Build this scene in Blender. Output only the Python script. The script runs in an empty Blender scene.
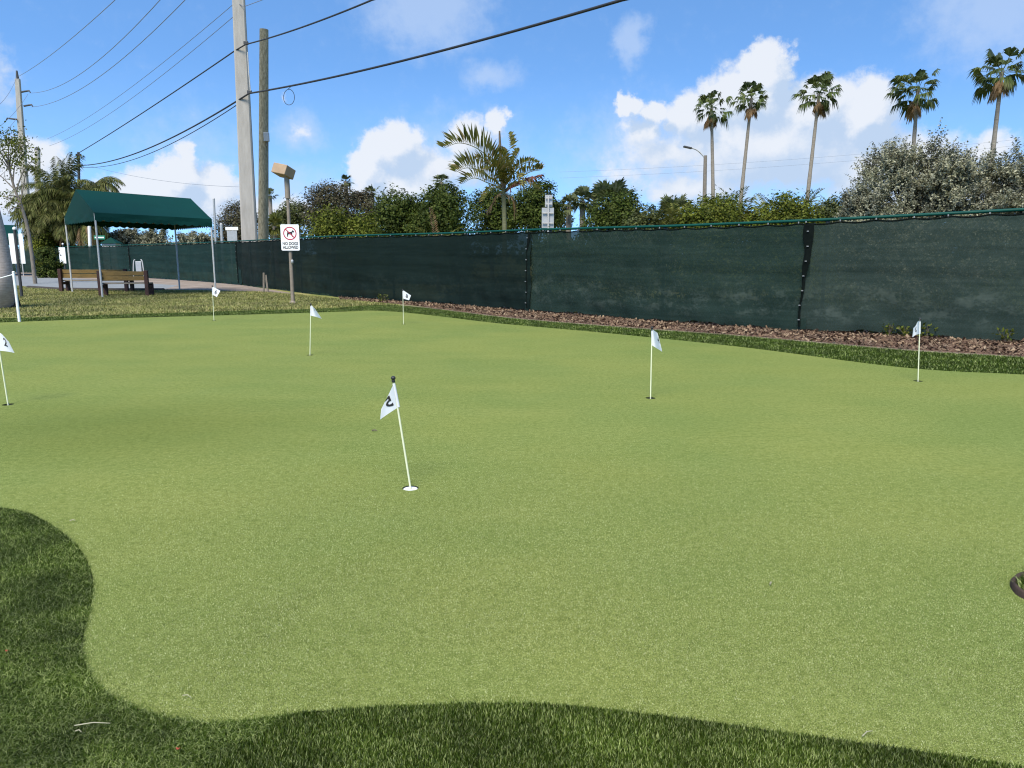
import bpy, bmesh, math, random
import numpy as np
from mathutils import Vector, Matrix, Euler
from mathutils.geometry import delaunay_2d_cdt

random.seed(7)
RNG = np.random.default_rng(11)
S = bpy.context.scene
COL = S.collection
H = 1.55                      # eye height
F = 750.0                     # focal length in pixels
PITCH = math.atan(130 / F)
R = math.radians
SUN_AZ, SUN_EL = R(198), R(54)

# ------------------------------------------------------------------ camera maths
def ray(px, py):
    a, b = (px - 512) / F, (384 - py) / F
    cp, sp = math.cos(PITCH), math.sin(PITCH)
    return Vector((a, cp + b * sp, -sp + b * cp))

def gp(px, py, z=0.0):
    d = ray(px, py)
    t = (z - H) / d.z
    return Vector((d.x * t, d.y * t, z))

def at(px, py, Y):
    d = ray(px, py)
    t = Y / d.y
    return Vector((d.x * t, Y, H + d.z * t))

# ------------------------------------------------------------------ materials
def new_mat(name):
    m = bpy.data.materials.new(name)
    m.use_nodes = True
    nt = m.node_tree
    return m, nt, nt.nodes['Principled BSDF'], nt.links

def ramp(nt, fac, stops):
    r = nt.nodes.new('ShaderNodeValToRGB')
    e = r.color_ramp.elements
    while len(e) < len(stops):
        e.new(0.5)
    for i, (p, c) in enumerate(stops):
        e[i].position = p
        e[i].color = (*c, 1)
    nt.links.new(fac, r.inputs[0])
    return r.outputs[0]

def noise(nt, scale, detail=4, rough=0.55, vec=None, dim='3D'):
    n = nt.nodes.new('ShaderNodeTexNoise')
    n.inputs['Scale'].default_value = scale
    n.inputs['Detail'].default_value = detail
    n.inputs['Roughness'].default_value = rough
    if vec is None:
        tc = nt.nodes.new('ShaderNodeTexCoord')
        vec = tc.outputs['Object']
    nt.links.new(vec, n.inputs['Vector'])
    return n.outputs[0]

def mapped(nt, scale, rot=(0, 0, 0)):
    tc = nt.nodes.new('ShaderNodeTexCoord')
    mp = nt.nodes.new('ShaderNodeMapping')
    mp.inputs['Scale'].default_value = scale
    mp.inputs['Rotation'].default_value = rot
    nt.links.new(tc.outputs['Object'], mp.inputs[0])
    return mp.outputs[0]

def mixc(nt, fac, a, b, mode='MIX'):
    m = nt.nodes.new('ShaderNodeMix')
    m.data_type = 'RGBA'
    m.blend_type = mode
    for sock, v in ((m.inputs['Factor'], fac), (m.inputs['A'], a), (m.inputs['B'], b)):
        if isinstance(v, (int, float)):
            sock.default_value = v
        elif isinstance(v, tuple):
            sock.default_value = (*v, 1)
        else:
            nt.links.new(v, sock)
    return m.outputs['Result']

def bump(nt, bs, h, strength=0.3, dist=0.01):
    b = nt.nodes.new('ShaderNodeBump')
    b.inputs['Strength'].default_value = strength
    b.inputs['Distance'].default_value = dist
    nt.links.new(h, b.inputs['Height'])
    nt.links.new(b.outputs[0], bs.inputs['Normal'])

def mat(name, c1, c2=None, scale=3.0, rough=0.6, metal=0.0, bmp=0.0, spec=0.4, stretch=None):
    m, nt, bs, ln = new_mat(name)
    bs.inputs['Roughness'].default_value = rough
    bs.inputs['Metallic'].default_value = metal
    bs.inputs['Specular IOR Level'].default_value = spec
    if c2 is None:
        c2 = tuple(x * 0.8 for x in c1)
    vec = mapped(nt, stretch) if stretch else None
    n = noise(nt, scale, 6, 0.6, vec)
    ln.new(ramp(nt, n, [(0.3, c1), (0.72, c2)]), bs.inputs['Base Color'])
    if bmp:
        n2 = noise(nt, scale * 6, 4, 0.6, vec)
        bump(nt, bs, n2, bmp, 0.01)
    return m

def leaf_mat(name, cols, trans=0.25, rough=0.5, patch=0.35, scale=0.9, spec=0.3):
    """foliage: every leaf its own tone, plus broad patches of older and younger leaves"""
    m, nt, bs, ln = new_mat(name)
    g = nt.nodes.new('ShaderNodeNewGeometry')
    n = len(cols)
    c = ramp(nt, g.outputs['Random Per Island'], [(i / max(1, n - 1), cols[i]) for i in range(n)])
    pn = noise(nt, scale, 3, 0.5)
    tint = ramp(nt, pn, [(0.35, (1 - patch,) * 3), (0.65, (1 + patch * 0.5, 1 + patch * 0.45, 1 + patch * 0.1))])
    c = mixc(nt, 1.0, c, tint, 'MULTIPLY')
    ln.new(c, bs.inputs['Base Color'])
    bs.inputs['Roughness'].default_value = rough
    bs.inputs['Specular IOR Level'].default_value = spec
    tr = nt.nodes.new('ShaderNodeBsdfTranslucent')
    ln.new(c, tr.inputs[0])
    mx = nt.nodes.new('ShaderNodeMixShader')
    mx.inputs[0].default_value = trans
    ln.new(bs.outputs[0], mx.inputs[1])
    ln.new(tr.outputs[0], mx.inputs[2])
    ln.new(mx.outputs[0], nt.nodes['Material Output'].inputs['Surface'])
    return m

def fabric_mat(name, c1, c2, clear, rough=0.75, dust=(0.075, 0.095, 0.08), dust_amt=0.5, dust_seed=0.0):
    """woven screen: part of the light passes straight through the open weave; horizontal
    streaks and scuffed dusty patches low on the cloth"""
    m, nt, bs, ln = new_mat(name)
    tc = nt.nodes.new('ShaderNodeTexCoord')
    mp = nt.nodes.new('ShaderNodeMapping')
    mp.inputs['Scale'].default_value = (0.5, 0.5, 9.0)
    ln.new(tc.outputs['Object'], mp.inputs[0])
    streak = noise(nt, 1.3, 5, 0.65, mp.outputs[0])
    base = ramp(nt, streak, [(0.35, c1), (0.68, c2)])
    # dusty scuffs: in the lower half of the cloth
    mp2 = nt.nodes.new('ShaderNodeMapping')
    mp2.inputs['Scale'].default_value = (1.5, 1.5, 2.4)
    mp2.inputs['Location'].default_value = (dust_seed, 0, 0)
    ln.new(tc.outputs['Object'], mp2.inputs[0])
    d = noise(nt, 1.6, 12, 0.80, mp2.outputs[0])
    sx = nt.nodes.new('ShaderNodeSeparateXYZ')
    ln.new(tc.outputs['Object'], sx.inputs[0])
    band = ramp(nt, sx.outputs['Z'], [(0.12, (0, 0, 0)), (0.38, (1, 1, 1)), (0.75, (1, 1, 1)), (1.0, (.25, .25, .25))])
    dm = ramp(nt, d, [(0.50, (0, 0, 0)), (0.64, (dust_amt,) * 3)])
    dm = mixc(nt, 1.0, dm, band, 'MULTIPLY')
    base = mixc(nt, dm, base, dust)
    ln.new(base, bs.inputs['Base Color'])
    bs.inputs['Roughness'].default_value = rough
    bs.inputs['Specular IOR Level'].default_value = 0.07
    wv = noise(nt, 260, 2, 0.5)
    bump(nt, bs, wv, 0.15, 0.004)
    tr = nt.nodes.new('ShaderNodeBsdfTransparent')
    mx = nt.nodes.new('ShaderNodeMixShader')
    cl = ramp(nt, streak, [(0.3, (clear * 0.75,) * 3), (0.7, (clear * 1.25,) * 3)])
    ln.new(cl, mx.inputs[0])
    ln.new(bs.outputs[0], mx.inputs[1])
    ln.new(tr.outputs[0], mx.inputs[2])
    ln.new(mx.outputs[0], nt.nodes['Material Output'].inputs['Surface'])
    return m

M = {}
M['galv'] = mat('galvanised_steel', (.46, .455, .44), (.35, .345, .335), 8, .5, .0)
M['white_paint'] = mat('white_paint', (.80, .80, .78), (.70, .70, .67), 6, .45)
M['flag_pole'] = mat('fibreglass_rod', (.72, .72, .50), (.62, .63, .42), 9, .4)
M['black'] = mat('black_plastic', (.015, .015, .016), (.025, .025, .025), 8, .45)
M['ink'] = mat('black_ink', (.012, .012, .014), (.02, .02, .022), 30, .6)
M['red'] = mat('red_ink', (.42, .02, .05), (.36, .02, .045), 20, .5)
M['sign_white'] = mat('sign_white', (.82, .82, .80), (.74, .74, .72), 5, .4)
M['pipe_green'] = mat('green_pipe', (.004, .060, .044), (.003, .045, .034), 6, .5, 0, 0, .15)
M['concrete'] = mat('pole_concrete', (.40, .37, .325), (.30, .275, .24), 2.2, .85, 0, .25, .2, (3, 3, .5))
M['old_wood'] = mat('weathered_wood', (.37, .325, .22), (.125, .108, .066), 5.0, .9, 0, .6, .1, (3, 3, .9))
M['grey_wood'] = mat('grey_wood', (.24, .21, .17), (.12, .10, .08), 5, .9, 0, .4, .2, (6, 6, 1))
M['tan_metal'] = mat('tan_lamp_housing', (.36, .25, .15), (.28, .19, .115), 4, .55)
M['brown_metal'] = mat('brown_pole_paint', (.25, .205, .155), (.17, .14, .105), 6, .6)
M['dark_metal'] = mat('dark_metal', (.03, .03, .03), (.05, .05, .05), 6, .5)
M['tie_grey'] = mat('grey_tie', (.26, .27, .27), (.17, .18, .18), 9, .6)
M['glass'] = mat('lamp_glass', (.30, .31, .31), (.22, .22, .22), 3, .2)
M['plank'] = mat('stained_plank', (.20, .125, .035), (.105, .066, .02), 4, .65, 0, .2, .3, (1.2, 14, 14))
M['bench_post'] = mat('dark_brown_post', (.055, .022, .016), (.03, .012, .009), 5, .7, 0, .3)
M['grey_plank'] = mat('worn_seat_plank', (.26, .22, .17), (.16, .13, .10), 4, .8, 0, .2, .3, (1.2, 14, 14))
M['timber'] = mat('dark_timber', (.05, .04, .032), (.03, .024, .02), 5, .85)
M['canopy'] = mat('green_canvas', (.0012, .034, .027), (.0010, .029, .023), .9, .7, 0, .0, .12)
M['wire'] = mat('black_cable', (.02, .02, .022), (.03, .03, .032), 5, .6)
M['thinwire'] = mat('grey_conductor', (.13, .15, .19), (.17, .19, .23), 5, .5)
M['alu'] = mat('aluminium_sheet', (.42, .43, .43), (.33, .34, .34), 4, .5, .3)
M['trunk_grey'] = mat('grey_palm_trunk', (.42, .36, .32), (.26, .22, .19), 3, .9, 0, .5, .2, (2, 2, 9))
M['trunk'] = mat('brown_bark', (.16, .125, .09), (.08, .062, .045), 3, .9, 0, .5, .2, (4, 4, 1))
M['palm_trunk'] = mat('washingtonia_trunk', (.27, .235, .19), (.17, .145, .12), 3, .9, 0, .3, .2, (2, 2, 6))
M['root'] = mat('dark_roots', (.06, .04, .032), (.03, .02, .016), 6, .95, 0, .6)
M['rubber'] = mat('brown_rubber_edging', (.085, .058, .044), (.030, .022, .018), 14, .8, 0, .3, .1)
M['cup_dark'] = mat('cup_inside', (.02, .03, .015), (.015, .02, .01), 9, .8)
M['street_green'] = mat('street_sign_green', (.01, .20, .11), (.008, .16, .09), 4, .4)
M['screen_dark'] = fabric_mat('dark_windscreen', (.005, .0115, .0098), (.008, .016, .0137), .02, dust_amt=.10)
M['screen_mid'] = fabric_mat('green_windscreen', (.0105, .0225, .018), (.018, .034, .0275), .09, dust_amt=.55)
M['screen_worn'] = fabric_mat('worn_windscreen', (.018, .031, .0255), (.030, .046, .038), .11, dust_amt=.7, dust_seed=7)
M['screen_far'] = fabric_mat('teal_windscreen', (.008, .024, .021), (.012, .031, .027), .03, dust_amt=.1)
M['lacing'] = mat('black_lacing', (.004, .006, .0055), (.007, .010, .009), 10, .9, 0, 0, .03)

# flag cloth
def cloth_mat():
    m, nt, bs, ln = new_mat('flag_cloth')
    n = noise(nt, 40, 3)
    c = ramp(nt, n, [(.3, (.84, .84, .86)), (.7, (.78, .78, .80))])
    ln.new(c, bs.inputs['Base Color'])
    bs.inputs['Roughness'].default_value = .7
    tr = nt.nodes.new('ShaderNodeBsdfTranslucent')
    ln.new(c, tr.inputs[0])
    mx = nt.nodes.new('ShaderNodeMixShader')
    mx.inputs[0].default_value = .3
    ln.new(bs.outputs[0], mx.inputs[1]); ln.new(tr.outputs[0], mx.inputs[2])
    ln.new(mx.outputs[0], nt.nodes['Material Output'].inputs['Surface'])
    return m
M['flag'] = cloth_mat()

# putting surface: short synthetic pile, speckled fibre by fibre
def turf_mat():
    m, nt, bs, ln = new_mat('putting_turf')
    v = mapped(nt, (1, 1, 0.0))
    fine = noise(nt, 210, 2, .6, v)
    mid = noise(nt, 62, 3, .6, v)
    wide = noise(nt, .55, 4, .55, v)
    band = noise(nt, 2.2, 3, .5, mapped(nt, (.35, 1.0, 0)))
    c = ramp(nt, fine, [(.30, (.070, .094, .019)), (.5, (.163, .195, .048)), (.70, (.305, .336, .122))])
    c2 = ramp(nt, mid, [(.3, (.74, .76, .68)), (.5, (1, 1, 1)), (.72, (1.22, 1.18, 1.28))])
    c = mixc(nt, 1.0, c, c2, 'MULTIPLY')
    coarse = noise(nt, 21, 4, .7, v)
    c5 = ramp(nt, coarse, [(.34, (.78, .80, .72)), (.52, (1, 1, 1)), (.70, (1.17, 1.15, 1.24))])
    c = mixc(nt, 1.0, c, c5, 'MULTIPLY')
    c3 = ramp(nt, wide, [(.36, (.88, .94, .92)), (.62, (1.04, 1.02, .99))])
    c = mixc(nt, 1.0, c, c3, 'MULTIPLY')
    c4 = ramp(nt, band, [(.35, (.96, .97, .94)), (.65, (1.03, 1.02, 1.03))])
    c = mixc(nt, 1.0, c, c4, 'MULTIPLY')
    # one trodden, brushed-down patch of nap left of the nearest flag
    gpt = gp(110, 432); sxp = .38; syp = .62
    mpn = nt.nodes.new('ShaderNodeMapping')
    mpn.inputs['Location'].default_value = (-gpt.x * sxp, -gpt.y * syp, 0); mpn.inputs['Scale'].default_value = (sxp, syp, 0)
    tcn = nt.nodes.new('ShaderNodeTexCoord'); ln.new(tcn.outputs['Object'], mpn.inputs[0])
    grn = nt.nodes.new('ShaderNodeTexGradient'); grn.gradient_type = 'SPHERICAL'; ln.new(mpn.outputs[0], grn.inputs[0])
    c = mixc(nt, 1.0, c, ramp(nt, grn.outputs['Fac'], [(.0, (1, 1, 1)), (.75, (.76, .79, .72))]), 'MULTIPLY')
    ln.new(c, bs.inputs['Base Color'])
    bs.inputs['Roughness'].default_value = .8
    bs.inputs['Specular IOR Level'].default_value = .04
    bump(nt, bs, fine, .35, .005)
    return m
M['turf'] = turf_mat()

def lawn_mat():
    m, nt, bs, ln = new_mat('patchy_lawn')
    v = mapped(nt, (1, 1, 0))
    a = noise(nt, .9, 6, .65, v)
    b = noise(nt, 6, 5, .7, v)
    c = ramp(nt, a, [(.34, (.125, .155, .036)), (.5, (.205, .205, .066)), (.66, (.31, .27, .12))])
    c2 = ramp(nt, b, [(.3, (.55, .6, .5)), (.7, (1.35, 1.3, 1.3))])
    c = mixc(nt, 1.0, c, c2, 'MULTIPLY')
    ln.new(c, bs.inputs['Base Color'])
    bs.inputs['Roughness'].default_value = .95
    bs.inputs['Specular IOR Level'].default_value = .1
    bump(nt, bs, b, .7, .04)
    return m
M['lawn'] = lawn_mat()
M['asphalt'] = mat('path_asphalt', (.225, .235, .235), (.17, .18, .18), 1.5, .9, 0, .2, .2)
M['dirt'] = mat('sandy_dirt', (.30, .245, .20), (.18, .145, .115), 1.2, .95, 0, .4, .1)
M['mulch_bed'] = mat('mulch_soil', (.20, .12, .085), (.09, .055, .04), 9, .95, 0, .6, .1)
M['fringe_base'] = mat('fringe_backing', (.018, .030, .004), (.028, .042, .006), 14, .95, 0, .3, .03)
M['edge_stone'] = mat('pale_edging', (.24, .20, .14), (.09, .078, .05), 2, .9, 0, .3, .1)
M['fringe_blade'] = leaf_mat('fringe_blades', [(.015, .030, .003), (.050, .088, .010), (.118, .170, .034), (.36, .42, .18)], .3, .5, .42, 2.6, spec=.06)
M['lawn_blade'] = leaf_mat('lawn_blades', [(.10, .135, .03), (.18, .195, .055), (.28, .265, .10), (.36, .325, .16)], .25, .7, .35, .8)
M['turf_blade'] = leaf_mat('turf_fibres', [(.060, .085, .017), (.165, .198, .056), (.30, .335, .12), (.56, .59, .32)], .25, .7, .10, .7, spec=.06)
M['chip'] = leaf_mat('mulch_chips', [(.060, .035, .022), (.120, .073, .046), (.175, .115, .075), (.29, .215, .145)], 0, .9, .3, 1.5)
M['straw'] = mat('dry_twig', (.36, .34, .22), (.27, .25, .16), 20, .8)
M['redleaf'] = mat('red_leaf', (.40, .08, .04), (.3, .06, .03), 20, .7)
# foliage
M['lf_dark'] = leaf_mat('dark_leaves', [(.022, .036, .007), (.044, .066, .012), (.072, .098, .020), (.115, .138, .034)], .3, spec=.08)
M['lf_yellow'] = leaf_mat('yellow_green_leaves', [(.038, .052, .008), (.078, .100, .013), (.125, .148, .022), (.175, .185, .034)], .3, spec=.08)
M['lf_olive'] = leaf_mat('olive_leaves', [(.036, .048, .014), (.066, .080, .026), (.10, .115, .042), (.14, .15, .065)], .25, spec=.08)
M['lf_brown'] = leaf_mat('brownish_leaves', [(.04, .036, .022), (.075, .064, .04), (.11, .095, .06), (.09, .10, .05)], .2, spec=.08)
M['lf_silver'] = leaf_mat('silver_leaves', [(.09, .096, .055), (.17, .172, .112), (.265, .262, .185), (.40, .39, .295)], .15, .6, .30, spec=.08)
M['lf_palm'] = leaf_mat('palm_leaves', [(.03, .048, .014), (.06, .085, .026), (.095, .122, .042), (.14, .16, .07)], .3, .4, spec=.08)
M['lf_areca'] = leaf_mat('areca_leaves', [(.06, .072, .014), (.11, .122, .026), (.165, .17, .042), (.23, .22, .075)], .3, .4, spec=.08)
M['lf_date'] = leaf_mat('date_palm_leaves', [(.044, .056, .016), (.09, .105, .03), (.14, .15, .048), (.20, .19, .08)], .25, .5, spec=.08)
M['lf_dead'] = leaf_mat('dead_palm_leaves', [(.15, .085, .04), (.24, .15, .08), (.30, .21, .13), (.20, .13, .07)], .2, .8, spec=.08)
M['lf_cane'] = leaf_mat('wind_torn_fronds', [(.06, .072, .012), (.13, .135, .024), (.20, .185, .038), (.26, .19, .075)], .35, .5, .3, 2.0)
M['cane'] = mat('green_cane', (.20, .20, .10), (.13, .12, .06), 4, .7, 0, .2, .2, (2, 2, 8))
M['lf_sabal'] = leaf_mat('sabal_leaves', [(.04, .055, .018), (.075, .095, .034), (.12, .14, .06), (.18, .19, .11)], .3, .5, .3, spec=.08)
M['lf_red'] = leaf_mat('reddish_fronds', [(.09, .03, .025), (.15, .05, .04), (.12, .08, .04)], .2, .7)

# ------------------------------------------------------------------ object helpers
def tag(o, label=None, cat=None, group=None, kind=None):
    if label: o['label'] = label
    if cat: o['category'] = cat
    if group: o['group'] = group
    if kind: o['kind'] = kind
    return o

def empty(name, loc, label, cat, group=None, rz=0.0):
    o = bpy.data.objects.new(name, None)
    o.empty_display_size = .1
    COL.objects.link(o)
    o.location = loc
    o.rotation_euler = (0, 0, rz)
    return tag(o, label, cat, group)

def link(name, me, material, parent=None, smooth=False, world=True):
    """link a mesh whose vertices are in world space (or local to parent when world=False)"""
    o = bpy.data.objects.new(name, me)
    if material is not None:
        me.materials.append(material)
    if smooth:
        me.polygons.foreach_set('use_smooth', [True] * len(me.polygons))
    COL.objects.link(o)
    if parent is not None:
        if world:
            inv = (Matrix.Translation(parent.location) @ parent.rotation_euler.to_matrix().to_4x4()).inverted()
            pp = parent.parent
            if pp is not None:
                inv = inv @ (Matrix.Translation(pp.location) @ pp.rotation_euler.to_matrix().to_4x4()).inverted()
            me.transform(inv)
        o.parent = parent
    return o

def np_mesh(name, V, Fc):
    V = np.asarray(V, np.float32).reshape(-1, 3)
    Fc = np.asarray(Fc, np.int32)
    me = bpy.data.meshes.new(name)
    k = Fc.shape[1]
    me.vertices.add(len(V)); me.vertices.foreach_set('co', V.ravel())
    me.loops.add(Fc.size); me.loops.foreach_set('vertex_index', Fc.ravel())
    me.polygons.add(len(Fc))
    me.polygons.foreach_set('loop_start', np.arange(0, Fc.size, k, dtype=np.int32))
    me.polygons.foreach_set('loop_total', np.full(len(Fc), k, np.int32))
    me.update(calc_edges=True)
    me.validate()
    return me

class MB:
    """collects boxes, tubes, lathes and sheets into one mesh"""
    def __init__(s): s.v = []; s.f = []
    def add(s, vs, fs):
        n = len(s.v)
        s.v += [tuple(x) for x in vs]
        s.f += [tuple(i + n for i in f) for f in fs]
        return s
    def box(s, c, size, rot=None, chamfer=0.0):
        x, y, z = (q / 2 for q in size)
        c = Vector(c)
        m = rot if rot is not None else Matrix.Identity(3)
        if chamfer <= 0:
            vs = [Vector((a * x, b * y, d * z)) for a in (-1, 1) for b in (-1, 1) for d in (-1, 1)]
            fs = [(0, 1, 3, 2), (4, 6, 7, 5), (0, 4, 5, 1), (2, 3, 7, 6), (0, 2, 6, 4), (1, 5, 7, 3)]
            s.add([c + m @ v for v in vs], fs)
        else:
            bm = bmesh.new()
            bmesh.ops.create_cube(bm, size=1)
            for v in bm.verts: v.co = Vector((v.co.x * size[0], v.co.y * size[1], v.co.z * size[2]))
            bmesh.ops.bevel(bm, geom=bm.edges[:], offset=chamfer, segments=2, affect='EDGES', profile=.5)
            bm.verts.index_update()
            s.add([c + m @ v.co for v in bm.verts], [[v.index for v in f.verts] for f in bm.faces])
            bm.free()
        return s
    def tube(s, pts, rad, n=8, cap=True):
        pts = [Vector(p) for p in pts]
        k = len(pts)
        rr = rad if isinstance(rad, (list, tuple, np.ndarray)) else [rad] * k
        vs = []; ref = None
        for i, p in enumerate(pts):
            t = (pts[min(i + 1, k - 1)] - pts[max(i - 1, 0)]).normalized()
            if ref is None:
                ref = Vector((1, 0, 0)) if abs(t.x) < .9 else Vector((0, 1, 0))
            a = (ref - t * ref.dot(t)).normalized()
            ref = a
            b = t.cross(a)
            for j in range(n):
                th = 2 * math.pi * j / n
                vs.append(p + (a * math.cos(th) + b * math.sin(th)) * rr[i])
        fs = [(i * n + j, i * n + (j + 1) % n, (i + 1) * n + (j + 1) % n, (i + 1) * n + j) for i in range(k - 1) for j in range(n)]
        if cap:
            c0 = len(vs)
            vs += vs[:n] + vs[(k - 1) * n:k * n]
            fs.append(tuple(range(c0 + n - 1, c0 - 1, -1)))
            fs.append(tuple(range(c0 + n, c0 + 2 * n)))
        return s.add(vs, fs)
    def lathe(s, c, prof, n=24):
        c = Vector(c); vs = []
        for r, z in prof:
            for j in range(n):
                th = 2 * math.pi * j / n
                vs.append(c + Vector((r * math.cos(th), r * math.sin(th), z)))
        k = len(prof)
        fs = [(i * n + j, i * n + (j + 1) % n, (i + 1) * n + (j + 1) % n, (i + 1) * n + j) for i in range(k - 1) for j in range(n)]
        return s.add(vs, fs)
    def prism(s, poly, o, ux, uy, thick):
        """extrude a flat outline (2-D) lying in plane o,ux,uy along their normal"""
        o, ux, uy = Vector(o), Vector(ux), Vector(uy)
        nn = ux.cross(uy).normalized() * thick
        n = len(poly)
        vs = [o + ux * a + uy * b for a, b in poly]
        vs += [v + nn for v in vs]
        fs = [tuple(range(n - 1, -1, -1)), tuple(range(n, 2 * n))]
        fs += [(i, (i + 1) % n, n + (i + 1) % n, n + i) for i in range(n)]
        return s.add(vs, fs)
    def grid(s, P):
        """P[i][j] points"""
        a, b = len(P), len(P[0])
        vs = [p for row in P for p in row]
        fs = [(i * b + j, i * b + j + 1, (i + 1) * b + j + 1, (i + 1) * b + j) for i in range(a - 1) for j in range(b - 1)]
        return s.add(vs, fs)
    def build(s, name, material, parent=None, smooth=False, world=True):
        me = bpy.data.meshes.new(name)
        me.from_pydata([tuple(v) for v in s.v], [], s.f)
        me.update()
        return link(name, me, material, parent, smooth, world)

def crom(pts, n=8):
    """smooth curve through 3-D points"""
    P = [Vector(p) for p in pts]
    P = [P[0] * 2 - P[1]] + P + [P[-1] * 2 - P[-2]]
    out = []
    for i in range(1, len(P) - 2):
        for k in range(n):
            t = k / n
            a, b, c, d = P[i - 1], P[i], P[i + 1], P[i + 2]
            out.append(.5 * ((2 * b) + (c - a) * t + (2 * a - 5 * b + 4 * c - d) * t * t + (3 * b - a - 3 * c + d) * t ** 3))
    out.append(P[-2])
    return out

def glyph(text, size, bold=0.0):
    """font outline as a flat triangulated list: verts (x,y), faces"""
    cu = bpy.data.curves.new('txt', 'FONT')
    cu.body = text; cu.size = size; cu.align_x = 'CENTER'; cu.align_y = 'CENTER'
    cu.offset = bold; cu.resolution_u = 6
    o = bpy.data.objects.new('txt', cu); COL.objects.link(o)
    dg = bpy.context.evaluated_depsgraph_get(); dg.update()
    me = bpy.data.meshes.new_from_object(o.evaluated_get(dg))
    vs = [(v.co.x, v.co.y) for v in me.vertices]
    fs = [tuple(p.vertices) for p in me.polygons]
    bpy.data.objects.remove(o); bpy.data.curves.remove(cu); bpy.data.meshes.remove(me)
    xs = [a for a, b in vs]; ys = [b for a, b in vs]
    cx, cy = (min(xs) + max(xs)) / 2, (min(ys) + max(ys)) / 2
    return [(a - cx, b - cy) for a, b in vs], fs

# ------------------------------------------------------------------ planar ground pieces
def pip(px, py, poly):
    poly = np.asarray(poly, float)
    inside = np.zeros(len(px), bool)
    x1, y1 = poly[:, 0], poly[:, 1]
    x2, y2 = np.roll(x1, -1), np.roll(y1, -1)
    for a, b, c, d in zip(x1, y1, x2, y2):
        cond = ((b > py) != (d > py))
        with np.errstate(divide='ignore', invalid='ignore'):
            xi = (c - a) * (py - b) / (d - b) + a
        inside ^= cond & (px < xi)
    return inside

def sheet(name, outer, holes, z, material, extra=None, zf=None):
    V = []; E = []
    for loop in [outer] + holes:
        n0 = len(V); n = len(loop)
        V += [Vector((p[0], p[1])) for p in loop]
        E += [(n0 + i, n0 + (i + 1) % n) for i in range(n)]
    if extra is not None:
        V += [Vector((float(a), float(b))) for a, b in extra]
    v, e, f, *_ = delaunay_2d_cdt(V, E, [], 0, 1e-6)
    v = np.array([(a.x, a.y) for a in v])
    f = np.array([t for t in f if len(t) == 3])
    c = v[f].mean(1)
    ok = pip(c[:, 0], c[:, 1], outer)
    for h in holes:
        ok &= ~pip(c[:, 0], c[:, 1], h)
    f = f[ok]
    # orient upward
    a, b, d = v[f[:, 0]], v[f[:, 1]], v[f[:, 2]]
    cr = (b[:, 0] - a[:, 0]) * (d[:, 1] - a[:, 1]) - (b[:, 1] - a[:, 1]) * (d[:, 0] - a[:, 0])
    f[cr < 0] = f[cr < 0][:, ::-1]
    zz = np.full(len(v), z) if zf is None else zf(v)
    me = np_mesh(name, np.c_[v, zz], f)
    o = link(name, me, material, smooth=zf is not None)
    tag(o, kind='structure')
    return o

def smooth_px(pts, n=6):
    P = [gp(*p) for p in pts]
    return [(p.x, p.y) for p in crom(P, n)]

# outline of the putting green (image measurements turned into ground points)
near_edge = smooth_px([(0, 509), (30, 515), (60, 532), (82, 553), (93, 580), (91, 610), (84, 638), (85, 664), (100, 690),
                       (130, 708), (168, 720), (205, 726), (250, 723), (310, 715), (400, 709), (500, 706), (560, 708),
                       (620, 714), (700, 724), (800, 738), (900, 752), (1010, 768)], 6)
far_edge = smooth_px([(1024, 375.5), (900, 368), (740, 347.5), (600, 333), (500, 324), (450, 318), (405, 313), (372, 311),
                      (345, 312), (250, 315), (150, 317.8), (75, 320.2), (0, 323)], 6)
green = near_edge + [(2.6, 1.75), (4.2, 1.7), (6.2, 2.3), (7.4, 3.6), (8.2, 5.5), (8.6, 7.6), (8.3, 8.9)] + far_edge \
    + [(-13.2, 15.6), (-14.2, 13.5), (-13.8, 10.5), (-11.8, 8.0), (-9, 6.4), (-6.5, 5.5), (-4.6, 4.85)]
G = np.array(green)

def edge_dist(x, y):
    x = np.atleast_1d(x).astype(float); y = np.atleast_1d(y).astype(float)
    best = np.full(x.shape, 1e9)
    for (a, b), (c, d) in zip(G, np.roll(G, -1, 0)):
        ex, ey = c - a, d - b
        t = np.clip(((x - a) * ex + (y - b) * ey) / (ex * ex + ey * ey + 1e-12), 0, 1)
        best = np.minimum(best, np.hypot(x - a - t * ex, y - b - t * ey))
    return best

def green_z(x, y):
    x = np.atleast_1d(x).astype(float); y = np.atleast_1d(y).astype(float)
    d = np.clip(edge_dist(x, y) / 1.6, 0, 1)
    d = d * d * (3 - 2 * d)
    w = .5 + .28 * np.sin(x * .62 + .6) * np.cos(y * .55 - .4) + .22 * np.sin(y * .9 + x * .35 + 1.0)
    return .012 + d * .045 * np.clip(w, 0, 1.2)

def gpg(px, py):
    z = .012
    for _ in range(4):
        p = gp(px, py, z)
        z = float(green_z(p.x, p.y)[0])
    return gp(px, py, z)

flag_base_px = [(410.5, 488), (650.5, 398), (918, 381), (310, 355), (214, 320.5), (403.5, 324), (8, 404.5)]
flag_base = [gpg(*p) for p in flag_base_px]
cups = [[(p.x + .054 * math.cos(t), p.y + .054 * math.sin(t)) for t in np.linspace(0, 2 * math.pi, 20, endpoint=False)] for p in flag_base]

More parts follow.
